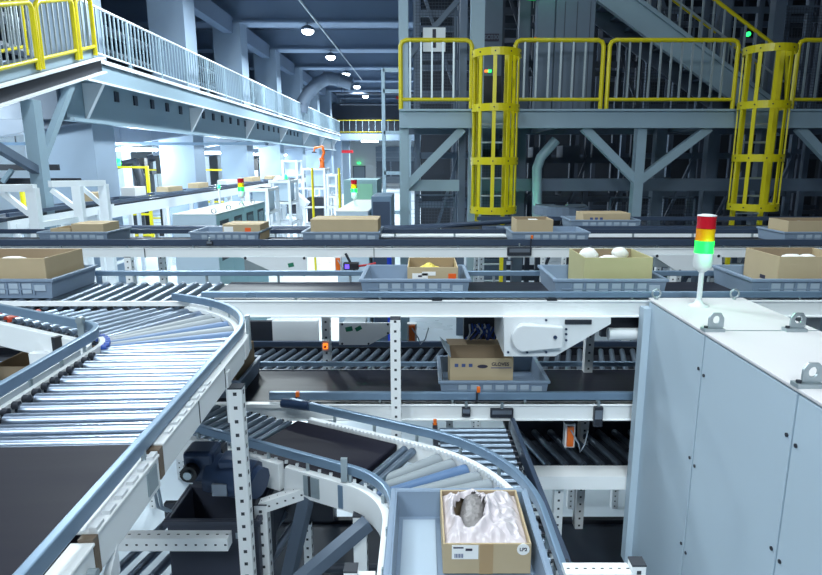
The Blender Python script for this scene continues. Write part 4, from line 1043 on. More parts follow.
def lug(x, y, rot=0):
    t = []
    mb = MB(); pr = []
    ow, oh = .03, .062
    o_ = [(-ow, 0), (ow, 0), (ow, oh*.65), (ow*.55, oh), (-ow*.55, oh), (-ow, oh*.65)]
    N = 24; out = []; inn = []
    def hitpoly(a):
        dx, dz = math.cos(a), math.sin(a); cz = oh*.55; best = 9
        for i in range(6):
            (x1_, z1_), (x2_, z2_) = o_[i], o_[(i+1) % 6]; ex, ez = x2_-x1_, z2_-z1_; den = dx*ez - dz*ex
            if abs(den) < 1e-9: continue
            tt = ((x1_)*ez - (z1_-cz)*ex)/den; u = ((x1_)*dz - (z1_-cz)*dx)/den
            if tt > 0 and -1e-6 <= u <= 1+1e-6: best = min(best, tt)
        return dx*best, cz+dz*best
    for i in range(N):
        a = 2*PI*i/N; ox, oz = hitpoly(a); out.append((ox, oz)); inn.append((.014*math.cos(a), oh*.55+.016*math.sin(a)))
    th = .004; V = []
    for yy in (-th, th): V += [(x + px_, y + yy, ZC + .012 + pz) for px_, pz in out] + [(x + px_, y + yy, ZC + .012 + pz) for px_, pz in inn]
    fs = []
    for i in range(N):
        j = (i+1) % N
        fs += [(i, j, N+j, N+i), (2*N+j, 2*N+i, 3*N+i, 3*N+j), (i, 2*N+i, 2*N+j, j), (N+j, 3*N+j, 3*N+i, N+i)]
    mb.add(V, fs); mb.box(x-.05, x+.03, y-.02, y+.02, ZC, ZC+.012)
    mb.m(1); mb.cyl((x-.038, y, ZC+.012), (x-.038, y, ZC+.02), .008, 8)
    mb.build('lifting_lug', ['galv', 'dark'], cabn)
for xx in (XC0+.045, XC1-.092):
    for yy in (2.30, 1.70): lug(xx, yy)
for xx in (XC0+.022, XC1-.058):
    c_ = Vector((xx, YB-.03, ZC+.028)); pth = [c_ + Vector((.02*math.cos(2*PI*i/20), 0, .02*math.sin(2*PI*i/20))) for i in range(21)]
    mb = MB().tube(pth, .005, 8); mb.cyl((xx, YB-.03, ZC), (xx, YB-.03, ZC+.01), .009, 10); mb.build('eye_bolt', 'galv', cabn)

def beacon(x, y, z, s, label, light=0, pole=.1, group='signal towers'):
    t = T('signal_tower', label, 'beacon', (x, y, z), group)
    MB().lathe((x, y, z), [(.045*s, 0), (.045*s, .006*s), (.02*s, .014*s), (.014*s, .03*s)], 20).build('base_flange', 'white', t)
    MB().cyl((x, y, z+.02*s), (x, y, z+pole), .0115*s, 12).build('pole', 'white', t)
    z0 = z + pole; rr = .041*s
    MB().lathe((x, y, z0), [(.012*s, -.02*s), (.036*s, 0), (rr, .012*s), (rr, .07*s)], 24).build('lamp_body', 'white', t)
    z1 = z0 + .07*s
    for k, m_ in enumerate(('gl_green', 'gl_amber', 'gl_red')):
        za = z1 + k*.056*s; MB().lathe((x, y, za), [(rr, .001), (rr*1.0, .003*s), (rr*.97, .028*s), (rr*1.0, .053*s), (rr, .055*s)], 24).build(('green_lens', 'amber_lens', 'red_lens')[k], m_, t)
    MB().lathe((x, y, z1+.168*s), [(rr, 0), (rr, .004*s), (rr*.5, .008*s)], 24).build('cap', 'white', t)
    if light: point('beacon_light', (x-.0, y-rr-.04, z1+.028*s), light, (.1, 1, .35))
    return t
beacon(onY(699, 300, 2.72).x, 2.72, ZC, 1.0, 'lit red amber green signal tower on the foreground cabinet', 1.1, pole=.178)

# cabinets beyond the far conveyor, on the left and the middle
def back_cab(px0, px1, ytop, zt_, n, label, m_='cab', wins=True):
    a = onZ(px1, ytop, zt_); b = onZ(px0, ytop, zt_)
    return a, b
a, b = back_cab(187, 216, 214, 2.44, 4, '')
bc = cabinet('control_cabinet', 'row of grey cabinets with teal windowed doors beyond the far conveyor', a.x-.55, a.x, a.y+2.4, 4, 2.44, 'teal', left=False, wins=True)
MB().box(a.x-.55, a.x-.0, a.y-.015, a.y, 0.05, 2.42).build('end_panel', 'cab', bc)
mb = Multi()
for i in range(4): c_ = Vector((a.x-.06, a.y+.1+i*.6, 2.47)); mb.tube([c_ + Vector((.03*math.cos(2*PI*k/12), 0, .03*math.sin(2*PI*k/12))) for k in range(13)], .008, 6)
mb.build('eye_bolt', 'galv', bc)
beacon(a.x-.05, a.y+1.3, 2.44, 1.12, 'lit signal tower on the grey cabinet row, left background', 4, pole=.14)
a2 = onZ(368, 211, 2.44); b2 = onZ(335, 211, 2.44)
bc = cabinet('control_cabinet', 'low grey cabinet row in the middle background, topped by a signal tower', b2.x, a2.x, a2.y+2.4, 4, 2.44, 'cab', left=False, wins=False)
beacon((a2.x+b2.x)/2-.06, a2.y+.9, 2.44, 1.1, 'lit signal tower on the middle background cabinet, before a green-lit box', 5, pole=.12)
t = T('blue_grey_locker', 'tall blue grey locker beside the middle background cabinet', 'locker', (a2.x+.25, a2.y+.6, 0))
MB().box(a2.x+.03, a2.x+.3, a2.y+.2, a2.y+1.2, 0, 2.62).build('body', 'rail', t); MB().box(a2.x+.05, a2.x+.28, a2.y+.19, a2.y+.2, .1, 2.55).build('door', 'railD', t)
p0, p1 = onY(344, 206, 13), onY(377, 180, 13)
t = T('green_lit_machine_box', 'machine housing with panel coloured as green-lit, behind the middle signal tower', 'machine', ((p0.x+p1.x)/2, 13.6, 0))
MB().box(p0.x, p1.x, 13, 14.5, .2, p1.z).build('housing', 'teal', t); MB().box(p0.x+.2, p1.x-.1, 12.98, 13, p0.z+.1, p1.z-.08).build('panel', mat('green_lit_panel', (150, 206, 176), .5), t); MB().box(p0.x+.1, p1.x-.1, 13.1, 14.4, 0, .2).build('plinth', 'dark', t)  # panel colour carries the green light of the signal tower
for px, lab in ((313.5, 'yellow safety post beside the white machine racks'), (340, 'yellow safety post beside the green-lit machine')):
    p = onY(px, 210, 17); tag(MB().cyl((p.x, 17, 0), (p.x, 17, onY(px, 168, 17).z), .035, 8).build('safety_post', 'yellow'), lab, 'post', 'yellow safety posts')

# ================================================================== RIGHT: steel platform, ladders, stairs, racks
YP = 10.0
pf = T('steel_platform', 'grey steel platform with braced legs before the dark racks, right', 'platform', (3.5, 10.4, 0))
mb = MB().box(-.36, 9, YP, YP+.02, 3.62, 3.89).box(-.36, 9, YP-.06, YP+.1, 3.87, 3.9).box(-.36, 9, YP-.06, YP+.1, 3.61, 3.64); mb.build('edge_beam', 'steel', pf)
MB().box(-.36, 9, YP+.02, 12.2, 3.86, 3.89).build('deck', 'steelD', pf)
for xx in (2.2, 4.8): MB().box(xx-.05, xx+.05, YP+.02, 12.2, 3.62, 3.86).build('joist', 'steelD', pf)
for xx, zz in ((-.29, 9.68), (3.55, 3.62), (7.05, 3.62)): MB().box(xx-.075, xx+.075, YP+.02, YP+.2, 0, zz).build('post', 'steel', pf)
MB().box(.78, 1.0, YP+.25, YP+.45, 0, 9.68).build('post', 'steel', pf); MB().box(.62, .74, YP+.5, YP+.62, 0, 9.68).build('post', 'steelD', pf)
for xx in (1.9, 4.6, 5.6, 6.6): MB().box(xx-.1, xx+.1, 11.9, 12.1, 0, 9.68 if xx > 1 and xx != 4.6 else 3.9).build('post', 'steelD', pf)
zk = onY(637, 182, YP).z
for a, b in (((3.55, zk), (2.62, 3.62)), ((3.55, zk), (4.65, 3.62)), ((-.28, 2.66), (.66, 3.60)), ((7.05, zk), (6.1, 3.62)), ((7.05, zk), (8, 3.62))):
    MB().bar((a[0], YP+.1, a[1]), (b[0], YP+.1, b[1]), .13, .13).build('brace', 'steel', pf)
mb = MB(); mb.box(-.36, .62, YP+.2, YP+.32, 2.60, 2.78); mb.build('cross_beam', 'steel', pf)
MB().box(1.0, 9, 11.0, 11.14, 2.56, 2.78).build('cross_beam', 'steelD', pf)
MB().box(-.36, 9, 12.2, 12.3, 3.6, 3.9).build('rear_beam', 'steelD', pf)
# dog-leg pipe lit green by the lamps
q = [onY(537, 240, 10.6), onY(537, 168, 10.6), onY(541, 157, 10.6), onY(556, 140, 10.6)]
tag(MB().tube([tuple(v) for v in q], .085, 10).build('bent_pipe', 'steel', base=tuple(q[0])), 'bent grey pipe catching green light under the platform', 'pipe')
point('green_status_light', (1.65, 10.15, 2.5), 8, (.1, 1, .4), .05)

for x0, x1, lab, pit in ((401, 471, 'yellow guardrail at the left end of the steel platform', .171), (513.5, 600, 'yellow guardrail between the first ladder and the stair', .19), (606, 732, 'long yellow guardrail between the two ladder cages', .165), (791, 900, 'yellow guardrail right of the second ladder cage', .2)):
    a, b = onY(x0, 110, YP+.02), onY(x1, 110, YP+.02)
    guardrail('guardrail', lab, 'yellow rails on the steel platform', [(a.x, YP+.02, 3.89), (b.x, YP+.02, 3.89)], 1.05, 'yellow', 'galv', pit, r=.035, bottom=.16, brad=.014, first=.15)

def caged_ladder(pxc, pxs, hoops, label, twist=0):
    xc = onY(pxc, 130, 9.62).x; t = T('caged_ladder', label, 'ladder', (xc, 9.7, 0), 'yellow caged ladders')
    xs = [onY(p, 200, 9.85).x for p in pxs]
    for x in xs: MB().box(x-.03, x+.03, 9.82, 9.88, 0, 4.74).build('stile', 'yellow', t)
    z = .3; rm = MB().cyl((xs[0], 9.85, 0), (xs[1], 9.85, 0), .016, 8).mesh('rung', 'galv', (xs[0], 9.85, 0))
    while z < 4.0: put('rung', rm, t, (xs[0], 9.85, z)); z += .28
    rad = .36; cy = 9.62
    def hp(r): return [(xc + r*math.cos(R(a)), cy + r*math.sin(R(a))) for a in list(range(140, 401, 10))]
    for zz in hoops:
        MB().ribbon(hp(rad), .014, zz-.055, zz+.055).build('hoop', 'yellow', t)
    for a in (150, 185, 222, 260, 298, 335, 30):
        x, y = xc + (rad-.014)*math.cos(R(a)), cy + (rad-.014)*math.sin(R(a))
        MB().bar((x, y, hoops[-1]-.05), (x, y, hoops[0]+.05), .075 if a in (150, 30) else .055, .02, (math.cos(R(a)), math.sin(R(a)), 0)).build('strap', 'yellow', t)
    mb = Multi()
    for zz in hoops:
        for a in (185, 222, 260, 298, 335): mb.cyl((xc+rad*math.cos(R(a)), cy+rad*math.sin(R(a)), zz), (xc+(rad+.014)*math.cos(R(a)), cy+(rad+.014)*math.sin(R(a)), zz), .012, 6)
    mb.build('bolt', 'dark', t)
    return t
hz = lambda ys, Y: [onY(495, y, Y).z for y in ys]
caged_ladder(495, (477, 503), hz((51, 107, 161, 211), 9.3), 'yellow caged ladder left of the rack centre')
caged_ladder(761, (734, 762), hz((47, 104, 158, 208), 9.3), 'yellow caged ladder at the right end of the platform')

# stairs
t = T('steel_staircase', 'grey steel staircase rising left with yellow handrails above the platform', 'stairs', (6.0, 11.3, 3.89))
A, B = Vector((6.35, 11.1, 3.80)), Vector((1.75, 11.1, 6.85))
ds = (B - A).normalized()
MB().bar(A, B, .05, .46, (0, 0, 1)).build('stringer', 'steel', t); MB().bar(A + Vector((0, .95, 0)), B + Vector((0, .95, 0)), .05, .46).build('stringer', 'steelD', t)
mb = Multi().bar(A + Vector((0, -.03, .19)), B + Vector((0, -.03, .19)), .1, .025).bar(A + Vector((0, -.03, -.26)), B + Vector((0, -.03, -.26)), .1, .025); mb.build('flange', 'steel', t)
tm = MB().box(-.14, .14, .03, .92, -.02, .02).mesh('tread', 'steelD')
for i in range(1, 17): p = A + (B - A)*(i/17); put('tread', tm, t, p + Vector((0, 0, .05)))
for yy in (0, .95):
    h1 = Vector((0, yy, 1.1)); MB().tube([A + Vector((.1, yy, .2)), A + h1 + Vector((0, 0, 0)), B + h1], .035, 8).build('handrail', 'yellow', t)
    MB().tube([A + Vector((0, yy, .65)), B + Vector((0, yy, .65))], .02, 6).build('mid_rail', 'galv', t)
    bm_ = MB().box(-.014, .014, -.014, .014, .2, 1.1).mesh('baluster', 'galv')
    for i in range(1, 24): put('baluster', bm_, t, A + (B - A)*(i/24) + Vector((0, yy, 0)))

# racks behind
def rack(name, label, x0, x1, y0, y1, levels, m_='rackdark', mid=(), brace=True, ztop=9.6):
    t = T(name, label, 'rack', ((x0+x1)/2, (y0+y1)/2, 0), 'dark storage racks')
    xs = [x0, x1] + list(mid)
    pmesh = MB().box(-.055, .055, -.055, .055, 0, ztop).mesh('upright', m_)
    for x in xs:
        for y in (y0, y1): put('upright', pmesh, t, (x, y, 0))
    for z in levels:
        MB().box(min(xs), max(xs), y0-.03, y0+.03, z-.06, z+.06).build('shelf_beam', m_, t); MB().box(min(xs), max(xs), y1-.03, y1+.03, z-.06, z+.06).build('shelf_beam', m_, t)
    if brace:
        sx = sorted(xs)
        for a, b in zip(sx[:-1], sx[1:]):
            MB().bar((a, y0-.07, .4), (b, y0-.07, 3.2), .06, .06).build('brace', m_, t); MB().bar((b, y0-.07, 4.2), (a, y0-.07, 6.6), .06, .06).build('brace', m_, t); MB().bar((a, y0-.07, 6.6), (b, y0-.07, 9), .06, .06).build('brace', m_, t)
    return t
rack('storage_rack', 'dark rack bay behind the sign with number one', -.1, 1.1, 12.6, 14, (.6, 1.4, 2.2, 3.2, 4.4, 5.1, 5.9, 6.6), 'steelD', (.75,))
rack('storage_rack', 'dark rack bay behind the first ladder and grey machine tower', 1.6, 4.4, 12.9, 14.2, (.6, 1.4, 2.3, 3.1, 4.0, 5.0, 6.0, 7.0, 8.0), 'rackdark', (2.5, 3.45))
rack('storage_rack', 'dark rack bay behind the staircase', 4.7, 7.9, 13.2, 14.5, (.6, 1.5, 2.4, 3.2, 4.1, 5.0, 6.1, 7.1, 8.2), 'steelD', (5.8, 6.9))
rack('storage_rack', 'dark rack bay at the right edge behind the second ladder', 8.2, 11.5, 13.2, 14.5, (.6, 1.5, 2.4, 3.3, 4.2, 5.1, 6.2, 7.3, 8.2), 'steelD', (9.8,))
rack('storage_rack', 'deep dark rack row at the back of the tower', 1.0, 13, 18, 20, (.8, 1.6, 2.4, 3.2, 4.0, 4.8, 5.6, 6.4, 7.2, 8.0), 'rackdark', (3, 5, 7, 9, 11), False)
random.seed(11)
n = 0
spots_ = []
for (xa, xb, y, levels) in ((-.0, .7, 13.0, (.6, 1.4, 2.2)), (1.7, 4.2, 13.2, (1.4, 2.3, 3.1)), (4.9, 7.7, 13.5, (1.5, 2.4, 3.2))):
    for z in levels:
        x = xa
        while x < xb - .4:
            spots_.append((x, y, z+.06)); x += .62
levname = {0: 'low', 1: 'middle', 2: 'upper'}
for i, (x, y, z) in enumerate(spots_[:22]):
    w_ = random.uniform(.35, .5); h_ = random.uniform(.18, .32)
    tag(MB().box(x, x+w_, y-.3, y+.3, z, z+h_).build('stored_carton', 'rackdark', base=(x+w_/2, y, z)), 'carton coloured dark as in shade, stored in the rack shelves below platform height', 'box', 'cartons stored in the dark racks')  # dark rack paint on the cartons stands in for shade
# shelf boards beneath cartons
# wire mesh panels
def mesh_panel(x0, x1, y, z0, z1, label, pitch=.055):
    t = T('wire_mesh_panel', label, 'mesh panel', ((x0+x1)/2, y, z0), 'wire mesh panels of the rack tower')
    mb = MB().box(x0, x1, y-.015, y+.015, z0, z0+.03).box(x0, x1, y-.015, y+.015, z1-.03, z1).box(x0, x0+.03, y-.015, y+.015, z0, z1).box(x1-.03, x1, y-.015, y+.015, z0, z1); mb.build('frame', 'steelD', t)
    mb = MB(); x = x0
    while x < x1: mb.box(x-.003, x+.003, y-.003, y+.003, z0, z1); x += pitch
    z = z0
    while z < z1: mb.box(x0, x1, y-.003, y+.003, z-.003, z+.003); z += pitch
    mb.build('wires', 'rackdark', t)
mesh_panel(-.15, .6, 11.4, 3.95, 6.3, 'wire mesh panel behind the number one sign'); mesh_panel(-.1, .6, 11.0, 1.2, 2.5, 'wire mesh panel low at the left end of the platform')
mesh_panel(1.05, 1.75, 11.5, 1.2, 3.5, 'wire mesh panel behind the first ladder, under the deck'); mesh_panel(3.7, 5.4, 12.0, 1.1, 2.4, 'wire mesh panel below the V brace'); mesh_panel(4.0, 5.3, 12.5, 3.95, 6.0, 'wire mesh panel behind the staircase'); mesh_panel(6.7, 8.2, 12.4, 3.95, 6.0, 'wire mesh panel right of the staircase foot')
# number sign
a, b = onY(423, 51.5, 11.2), onY(445.5, 27.5, 11.2)
t = T('bay_sign', 'white square sign with black number 1 on the rack tower', 'sign', ((a.x+b.x)/2, 11.2, a.z))
MB().box(a.x, b.x, 11.2, 11.22, a.z, b.z).build('board', 'white', t); text('number', '1', .42, 'ink', t, ((a.x+b.x)/2-.0, 11.195, (a.z+b.z)/2+.0), (PI/2, 0, 0))
MB().bar(onY(404, 62, 11.3), onY(462, -4, 11.3), .09, .09).build('mount_brace', 'steelD', t)
# crane mast with SC030 plate
a, b = onY(481, 110, 11.6), onY(503, 4, 11.6)
t = T('stacker_crane_mast', 'grey crane mast with dark nameplate behind the first ladder cage', 'crane', ((a.x+b.x)/2, 11.8, 3.89))
MB().box(a.x, b.x, 11.6, 11.9, 3.0, 8).build('mast', 'steelD', t)
pa, pb = onY(484, 41, 11.58), onY(499, 33.5, 11.58); MB().box(pa.x, pb.x, 11.585, 11.6, pa.z, pb.z).build('nameplate', 'ink', t); text('nameplate_text', 'SC030', .1, 'steelD', t, ((pa.x+pb.x)/2, 11.582, (pa.z+pb.z)/2), (PI/2, 0, 0))
p = onY(488, 71, 11.57); MB().box(p.x-.06, p.x, 11.56, 11.6, p.z-.02, p.z+.02).build('status_led', 'led_orange', t); MB().box(p.x, p.x+.06, 11.56, 11.6, p.z-.02, p.z+.02).build('status_led', 'led_green', t)
MB().box(a.x, b.x, 11.55, 11.6, onY(488, 110, 11.57).z, onY(488, 76, 11.57).z).build('dark_panel', 'black', t)
p = onY(488, 181, 11.57); MB().box(p.x-.25, p.x+.4, 11.6, 12.1, 0, 3.3).build('base_box', 'steelD', t); MB().box(p.x-.06, p.x, 11.56, 11.6, p.z-.02, p.z+.02).build('status_led', 'led_orange', t); MB().box(p.x, p.x+.06, 11.56, 11.6, p.z-.02, p.z+.02).build('status_led', 'led_green', t)
# grey machine tower (two panels) with green lamps on top
a, b = onY(548, 110, 11.0), onY(597, 4, 11.0)
t = T('machine_tower', 'tall grey machine tower with green lamps on top, on the platform', 'machine', ((a.x+b.x)/2, 11.3, 3.89))
xm = onY(556, 60, 11.0).x
MB().box(a.x, b.x-.12, 10.62, 10.95, 3.89, b.z).build('body', 'steelD', t); MB().box(onY(533, 60, 11).x, a.x-.01, 10.7, 10.95, 3.89, b.z+.05).build('side_panel', 'steelD', t)
mb = MB()
for px in (563, 575, 588): x = onY(px, 60, 10.62).x; mb.box(x-.006, x+.006, 10.615, 10.622, 3.95, b.z-.05)
mb.build('panel_seam', 'rackdark', t)
for px in (536, 571): x = onY(px, 0, 10.8).x; MB().lathe((x, 10.8, b.z+.05), [(.2, 0), (.2, .06), (.12, .14), (.04, .16)], 16).build('green_lamp', glow('green_dome', (10, 200, 90), .55), t)
point('green_status_light', (onY(555, 0, 10.4).x, 10.4, b.z+.3), 6, (.1, 1, .45), .06)
p = onY(746, 35, 11.9); tag(MB().cyl((p.x, 11.8, p.z), (p.x, 11.85, p.z), .04, 10).build('indicator_lamp', 'led_green', base=(p.x, 11.8, p.z)), 'tiny green indicator light beside the upper stair rail', 'lamp')
p = onY(538, 40, 10.68); tag(MB().lathe((p.x-.05, 10.66, p.z-.04), [(.04, 0), (.04, .06), (.02, .08)], 12).build('warning_lamp', 'orangep', base=(p.x, 10.66, p.z)), 'small orange warning lamp beside the machine tower', 'lamp')
# pale light coming between the racks from the bay behind
for x, z, p_ in ((2.9, 6.8, 45), (6, 7.5, 35), (9.5, 7.0, 25), (3, 3.2, 20)): area('rack_bay_light', (x, 16.3, z), 1.2, .3, p_)
for x, y, z, p in ((-4, -4.2, 7.2, 520), (.5, -4.2, 7.2, 520)): area('high_bay_or_fill_light', (x, y, z), 1.4, 1.4, p, (R(35), 0, 0))  # tilted fills added behind the camera to whiten faces turned towards it
area('platform_light', (3.2, 8.2, 8.0), 2.5, .5, 50); 

# ================================================================== LEFT BACKGROUND
# conveyor along the left bay
lb = T('side_bay_conveyor', 'white conveyor running into the distance below the raised walkway', 'conveyor', (-7.6, 18, 0))
MB().box(-7.53, -6.93, 7.5, 42, 2.1, 2.14).build('belt', 'rackdark', lb)
mb = MB().box(-6.91, -6.87, 7.5, 42, 1.85, 2.1).box(-7.60, -7.55, 7.5, 42, 1.85, 2.1); mb.build('side_beam', 'white', lb)
mb = Multi().box(-6.92, -6.88, 7.5, 42, 2.16, 2.22).box(-7.60, -7.56, 7.5, 42, 2.16, 2.22); mb.build('guide_rail', 'railD', lb)
lm = MB().box(-.04, .04, -.04, .04, 0, 1.86).mesh('leg', 'white')
for i in range(18): put('leg', lm, lb, (-6.89, 8.6+1.9*i, 0)); put('leg', lm, lb, (-7.58, 8.6+1.9*i, 0))
mb = MB()
for i in range(17): mb.box(-6.91, -6.87, 8.6+1.9*i, 10.5+1.9*i, .8, .86)
mb.build('stretcher', 'white', lb)
bx = [(12.9, .9, .26, 'card'), (14.9, .8, .3, 'paper'), (16.9, 1.2, .22, 'card'), (19.2, 1.1, .24, 'card'), (22, 1.5, .24, 'paper'), (25.3, 1.6, .26, 'card'), (28.6, 1.4, .22, 'card')]
nm = ['nearest', 'second', 'third', 'fourth', 'fifth', 'sixth', 'seventh']
for i, (y, l_, h_, m_) in enumerate(bx):
    tote(-7.23, y+l_*.5, 2.14, nm[i] + ' tote along the side bay conveyor below the walkway', rot=PI/2, sx=l_/.58*.9)
    carton(-7.40, -7.06, y+.1, y+l_-.1, 2.155, h_, nm[i] + ' box along the side bay conveyor below the walkway', m_, False)
for i, y in enumerate((11.6, 31.5, 33.6, 35.6)):
    tote(-7.23, y, 2.14, ['empty tote at the near end of the side bay conveyor', 'first empty tote at the far end of the side bay conveyor', 'second empty tote at the far end of the side bay conveyor', 'last empty tote at the far end of the side bay conveyor'][i], rot=PI/2, sx=1.4)
# white portal frames
t = T('portal_frame', 'white steel frame with diagonal braces left of the side bay', 'frame', (-5.6, 9.2, 0))
for px, py, Y in ((32, 188, 8.4), (77, 186, 9.6), (103, 184, 10.4)):
    p = onY(px, py, Y); MB().box(p.x-.07, p.x+.07, Y-.05, Y+.05, 0, p.z).build('post', 'white', t)
def pbar(a, b, Y1, Y2, w_=.1): MB().bar(onY(*a, Y1), onY(*b, Y2), w_, w_).build('beam', 'white', t)
pbar((-5, 188), (35, 188), 8.4, 8.4); pbar((50, 184), (104, 183), 9.6, 10.4); pbar((32, 226), (78, 219), 8.4, 9.6, .08); pbar((2, 192), (30, 214), 8.4, 8.4, .07); pbar((52, 190), (76, 208), 9.6, 9.6, .07); pbar((80, 186), (101, 204), 10.3, 10.4, .07)
# dark cross conveyor upper left
t = T('dark_cross_conveyor', 'dark elevated conveyor frame behind the grey support column', 'conveyor', (-7.5, 11.6, 2.7))
mb = MB().box(-12, onY(80, 182, 12).x, 12, 12.06, 2.62, 2.76).box(-12, onY(40, 168, 12).x, 12.6, 12.66, 2.9, 3.02); mb.build('side_beam', 'dark', t); MB().box(-12, onY(60, 182, 12).x, 12.06, 12.6, 2.62, 2.66).build('belt', 'dark', t)
MB().bar(onY(3, 182, 11.98), onY(12, 170, 11.98), .08, .08).build('brace', 'steel', t)
for xx in (-11.4, -8.8): MB().box(xx-.05, xx+.05, 12.2, 12.3, 0, 2.62).build('leg', 'steelD', t)
# near-left low conveyor with dark top (x 0..60, y ~205-222)
t = T('left_edge_conveyor', 'dark-topped conveyor entering at the left edge behind the portal frame', 'conveyor', (-6.4, 8.6, 0))
a, b = onZ(-10, 220, 2.2), onZ(100, 203, 2.2)
MB().bar(a, b, .5, .05).build('belt', 'rackdark', t); MB().bar(a + Vector((.28, 0, -.1)), b + Vector((.28, 0, -.1)), .04, .16).build('side_beam', 'white', t); MB().bar(a + Vector((.28, 0, .07)), b + Vector((.28, 0, .07)), .05, .06).build('guide_rail', 'railD', t)
for f_ in (.05, .4, .8): p = a + (b-a)*f_; MB().box(p.x+.24, p.x+.32, p.y-.04, p.y+.04, 0, 2.12).build('leg', 'white', t)
# cable tray hung across
t = T('cable_tray', 'long pale blue cable tray hung across the low bay', 'tray', (-11, 17.5, 3.6))
MB().box(-20, -4.4, 17.4, 17.75, 3.52, 3.6).build('tray', 'rail', t)
mb = Multi(); [mb.cyl((x, 17.55, 3.6), (x, 17.55, 5.1 if x < -7.8 else 8.75), .018, 6) for x in (-19, -16.5, -14, -11.5, -9.4)]; mb.build('hanger', 'dark', t)
for k, (y, z, lab) in enumerate([(16.2, 4.5, 'lower dark sprinkler pipe under the slab'), (18.6, 4.75, 'upper dark sprinkler pipe under the slab')]):
    tag(MB().tube([(-22, y, z), (-13, y, z), (-13, y+.01, z-.2), (-9.3, y, z-.22)], .05, 6).build('sprinkler_pipe', 'railD'), lab, 'pipe')

# robot cells: yellow fences, dark robots, machines
def fence(x0, x1, y, label, m_='yellow', h=1.9):
    t = T('safety_fence', label, 'fence', ((x0+x1)/2, y, 0), 'yellow safety fences'); n = max(2, int((x1-x0)/1.1))
    for i in range(n+1): x = x0+(x1-x0)*i/n; MB().box(x-.05, x+.05, y-.05, y+.05, 0, h).build('post', m_, t)
    for z in (.3, 1.1, h-.05): MB().box(x0, x1, y-.03, y+.03, z-.04, z+.04).build('rail', m_, t)
fence(-14.6, -10.3, 23, 'yellow safety fence before the dark robot cell', h=2.9); fence(-13.5, -9.6, 30, 'yellow safety fence farther down the low bay', h=2.7); fence(-15.5, -12.2, 18.6, 'yellow safety fence nearest in the low bay', h=2.4)
def robot(x, y, s, m_, label, z=0):
    t = T('industrial_robot', label, 'robot', (x, y, 0), 'industrial robot arms')
    MB().lathe((x, y, 0), [(.4*s, 0), (.4*s, .1*s), (.28*s, .15*s), (.26*s, .9*s), (.34*s, .95*s), (.34*s, 1.25*s)], 14).build('base', m_, t)
    MB().tube([(x, y, 1.2*s), (x+.3*s, y, 1.9*s), (x+.15*s, y, 2.5*s)], .17*s, 8).build('lower_arm', m_, t)
    MB().tube([(x+.15*s, y, 2.5*s), (x+.1*s, y, 2.65*s), (x-.9*s, y, 2.45*s)], .15*s, 8).build('upper_arm', m_, t)
    MB().cyl((x-.9*s, y, 2.45*s), (x-.95*s, y, 2.0*s), .1*s, 8).build('wrist', m_, t); MB().box(x-1.2*s, x-.7*s, y-.25*s, y+.25*s, 1.85*s, 2.0*s).build('gripper', 'dark', t)
    t.location.z = 0
    if z:
        for c in t.children: c.location.z += z
robot(-11.6, 24.6, 1.15, 'dark', 'dark robot arm in the cell behind the nearest yellow fences'); robot(-12.8, 31.5, 1.3, 'dark', 'dark robot arm farther down the low bay')
robot(-4.32, 26.6, .34, 'orangep', 'orange robot arm above the white machine racks', onY(320, 168, 26).z)
for i, (x, y, w_, h_, lab) in enumerate([(-13.5, 24.0, .25, 3.2, 'tall dark machine post left of the robot cell'), (-11.9, 25.5, .4, 3.2, 'wide dark machine post in the robot cell'), (-10.9, 25.2, .25, 3.2, 'tall dark machine post right of the robot cell'), (-9.9, 27, .25, 3.2, 'dark post beside the white pillar'), (-10.4, 33, .4, 3.1, 'dark machine column farther down the bay'), (-9.5, 34, .45, 3.2, 'dark machine column at the far end of the bay')]):
    t = T('machine_column', lab, 'machine', (x, y, 0), 'dark machine columns'); MB().box(x, x+w_, y, y+.3, 0, h_).build('body', 'black', t); MB().box(x-.08, x+w_+.08, y-.05, y+.35, 0, .15).build('foot', 'dark', t)
    MB().box(x+.03, x+w_-.03, y-.02, y, h_*.5, h_*.8).build('panel', 'galv', t)
for x, y, lab in ((-12.45, 23, 'first green lamp on the yellow fence'), (-11.37, 23, 'second green lamp on the yellow fence')):
    tag(MB().lathe((x, y, 2.9), [(.1, 0), (.12, .1), (.1, .25), (.02, .28)], 10).build('indicator_lamp', 'led_green', base=(x, y, 2.9)), lab, 'lamp')
# white machine racks in the distance (middle)
def white_machine(px0, px1, py0, py1, Y, label, shelves=4, dark=True, depth=1.2):
    a, b = onY(px0, py1, Y), onY(px1, py0, Y); t = T('white_machine_rack', label, 'machine', ((a.x+b.x)/2, Y+depth/2, 0), 'white machine racks')
    z0 = 0
    for x in (a.x, b.x-.09):
        for y in (Y, Y+depth): MB().box(x, x+.09, y, y+.09, 0, b.z).build('post', 'white', t)
    for i in range(shelves):
        z = .3 + (b.z-.4)*i/(shelves-1); MB().box(a.x, b.x, Y-.01, Y+depth, z, z+.08).build('shelf', 'white', t)
    if dark: MB().box(a.x+.15, b.x-.15, Y+.15, Y+depth-.1, .5, b.z*.55).build('machine_core', 'dark', t)
    MB().box(a.x+.12, b.x-.1, Y+.2, Y+depth-.1, b.z*.72, b.z-.02).build('top_housing', 'cab', t)
    return t
white_machine(303, 325, 168, 205, 26, 'white machine rack with dark core below the orange robot', 4); white_machine(327, 337, 174, 204, 25, 'narrow white shelf rack right of the orange robot', 6, False)
white_machine(270, 290, 180, 212, 20, 'white machine rack left of the inclined conveyor', 4, False); white_machine(248, 268, 188, 225, 17, 'white machine rack behind the teal cabinets', 4, False)
white_machine(283, 297, 160, 200, 30, 'tall white machine rack beneath the last walkway bracket', 5, True)
t = T('inclined_conveyor', 'white inclined conveyor descending towards the floor, middle distance', 'conveyor', onY(300, 185, 22))
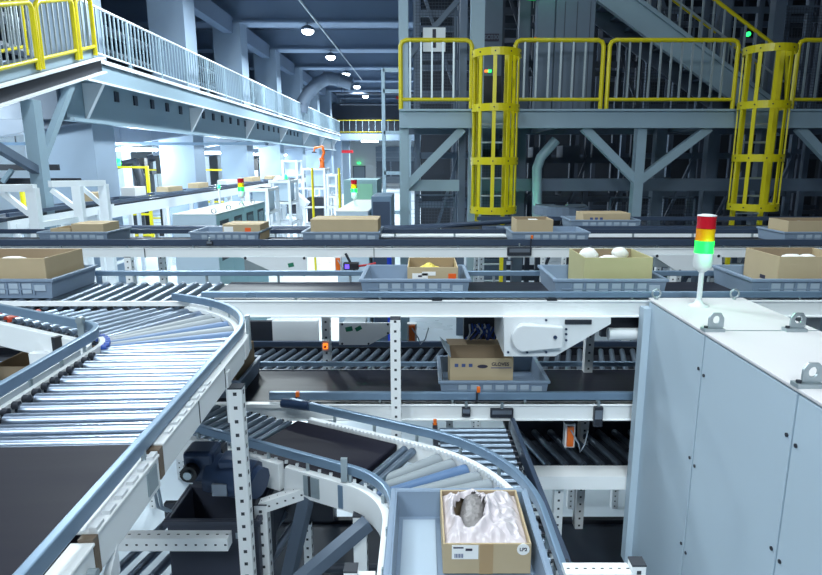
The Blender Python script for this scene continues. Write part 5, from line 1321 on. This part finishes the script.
MB().bar(onY(276, 178, 22), onY(307, 205, 22), .6, .22).build('bed', 'white', t); MB().bar(onY(276, 176.5, 22), onY(307, 203.5, 22), .3, .1).build('belt', 'rail', t)
for px, py in ((283, 186), (300, 201)): p = onY(px, py, 22); MB().box(p.x-.05, p.x+.05, 21.9, 22.1, 0, p.z).build('leg', 'white', t)
tag(MB().lathe(onY(286, 179, 21.8), [(.05, 0), (.06, .06), (.05, .14), (.02, .16)], 10).build('indicator_lamp', 'led_green', base=tuple(onY(286, 179, 21.8))), 'green lamp at the top of the inclined conveyor', 'lamp')
tag(MB().lathe(onY(219, 188.5, 15.5), [(.03, 0), (.035, .03), (.03, .09), (.01, .1)], 10).build('indicator_lamp', 'led_green', base=tuple(onY(219, 188.5, 15.5))), 'small green lamp behind the grey cabinet row', 'lamp')
p = onY(219, 188.5, 15.5); o_ = MB().cyl((p.x, 15.5, 0), (p.x, 15.5, p.z), .03, 8).build('pole', 'white', bpy.data.objects['indicator_lamp.004'])
for x, y, z, w_, h_, m_, lab in [(-6.2, 24, 0, .5, 1.5, 'redp', 'small red cabinet among the white racks'), (-5.9, 22, 0, 1.0, 1.5, 'cab', 'pale grey cabinet near the inclined conveyor')]:
    t = T('equipment_cabinet', lab, 'cabinet', (x, y, z)); MB().box(x-w_/2, x+w_/2, y-.3, y+.3, 0, h_).build('body', m_, t); MB().box(x-w_/2+.04, x+w_/2-.04, y-.32, y-.3, .1, h_-.1).build('door', m_, t)
p = onY(395, 150, 30)
t = T('lift_frame', 'tall pale lift frame standing beside the rack tower, centre', 'frame', (-1.0, 22, 0))
for x in (-1.35, -.45): MB().box(x-.06, x+.06, 21.9, 22.1, 0, 6.2).build('post', 'steel', t)
for z in (1.2, 2.6, 4.0, 5.4, 6.1): MB().box(-1.35, -.45, 21.9, 22.0, z, z+.12).build('beam', 'steel', t)
tag(MB().box(onY(387, 262, 6.6).x, onY(391.5, 262, 6.6).x, 6.6, 6.65, .6, 2.3).build('blue_post', 'bluep'), 'bright blue post seen below the far conveyor beam', 'post')
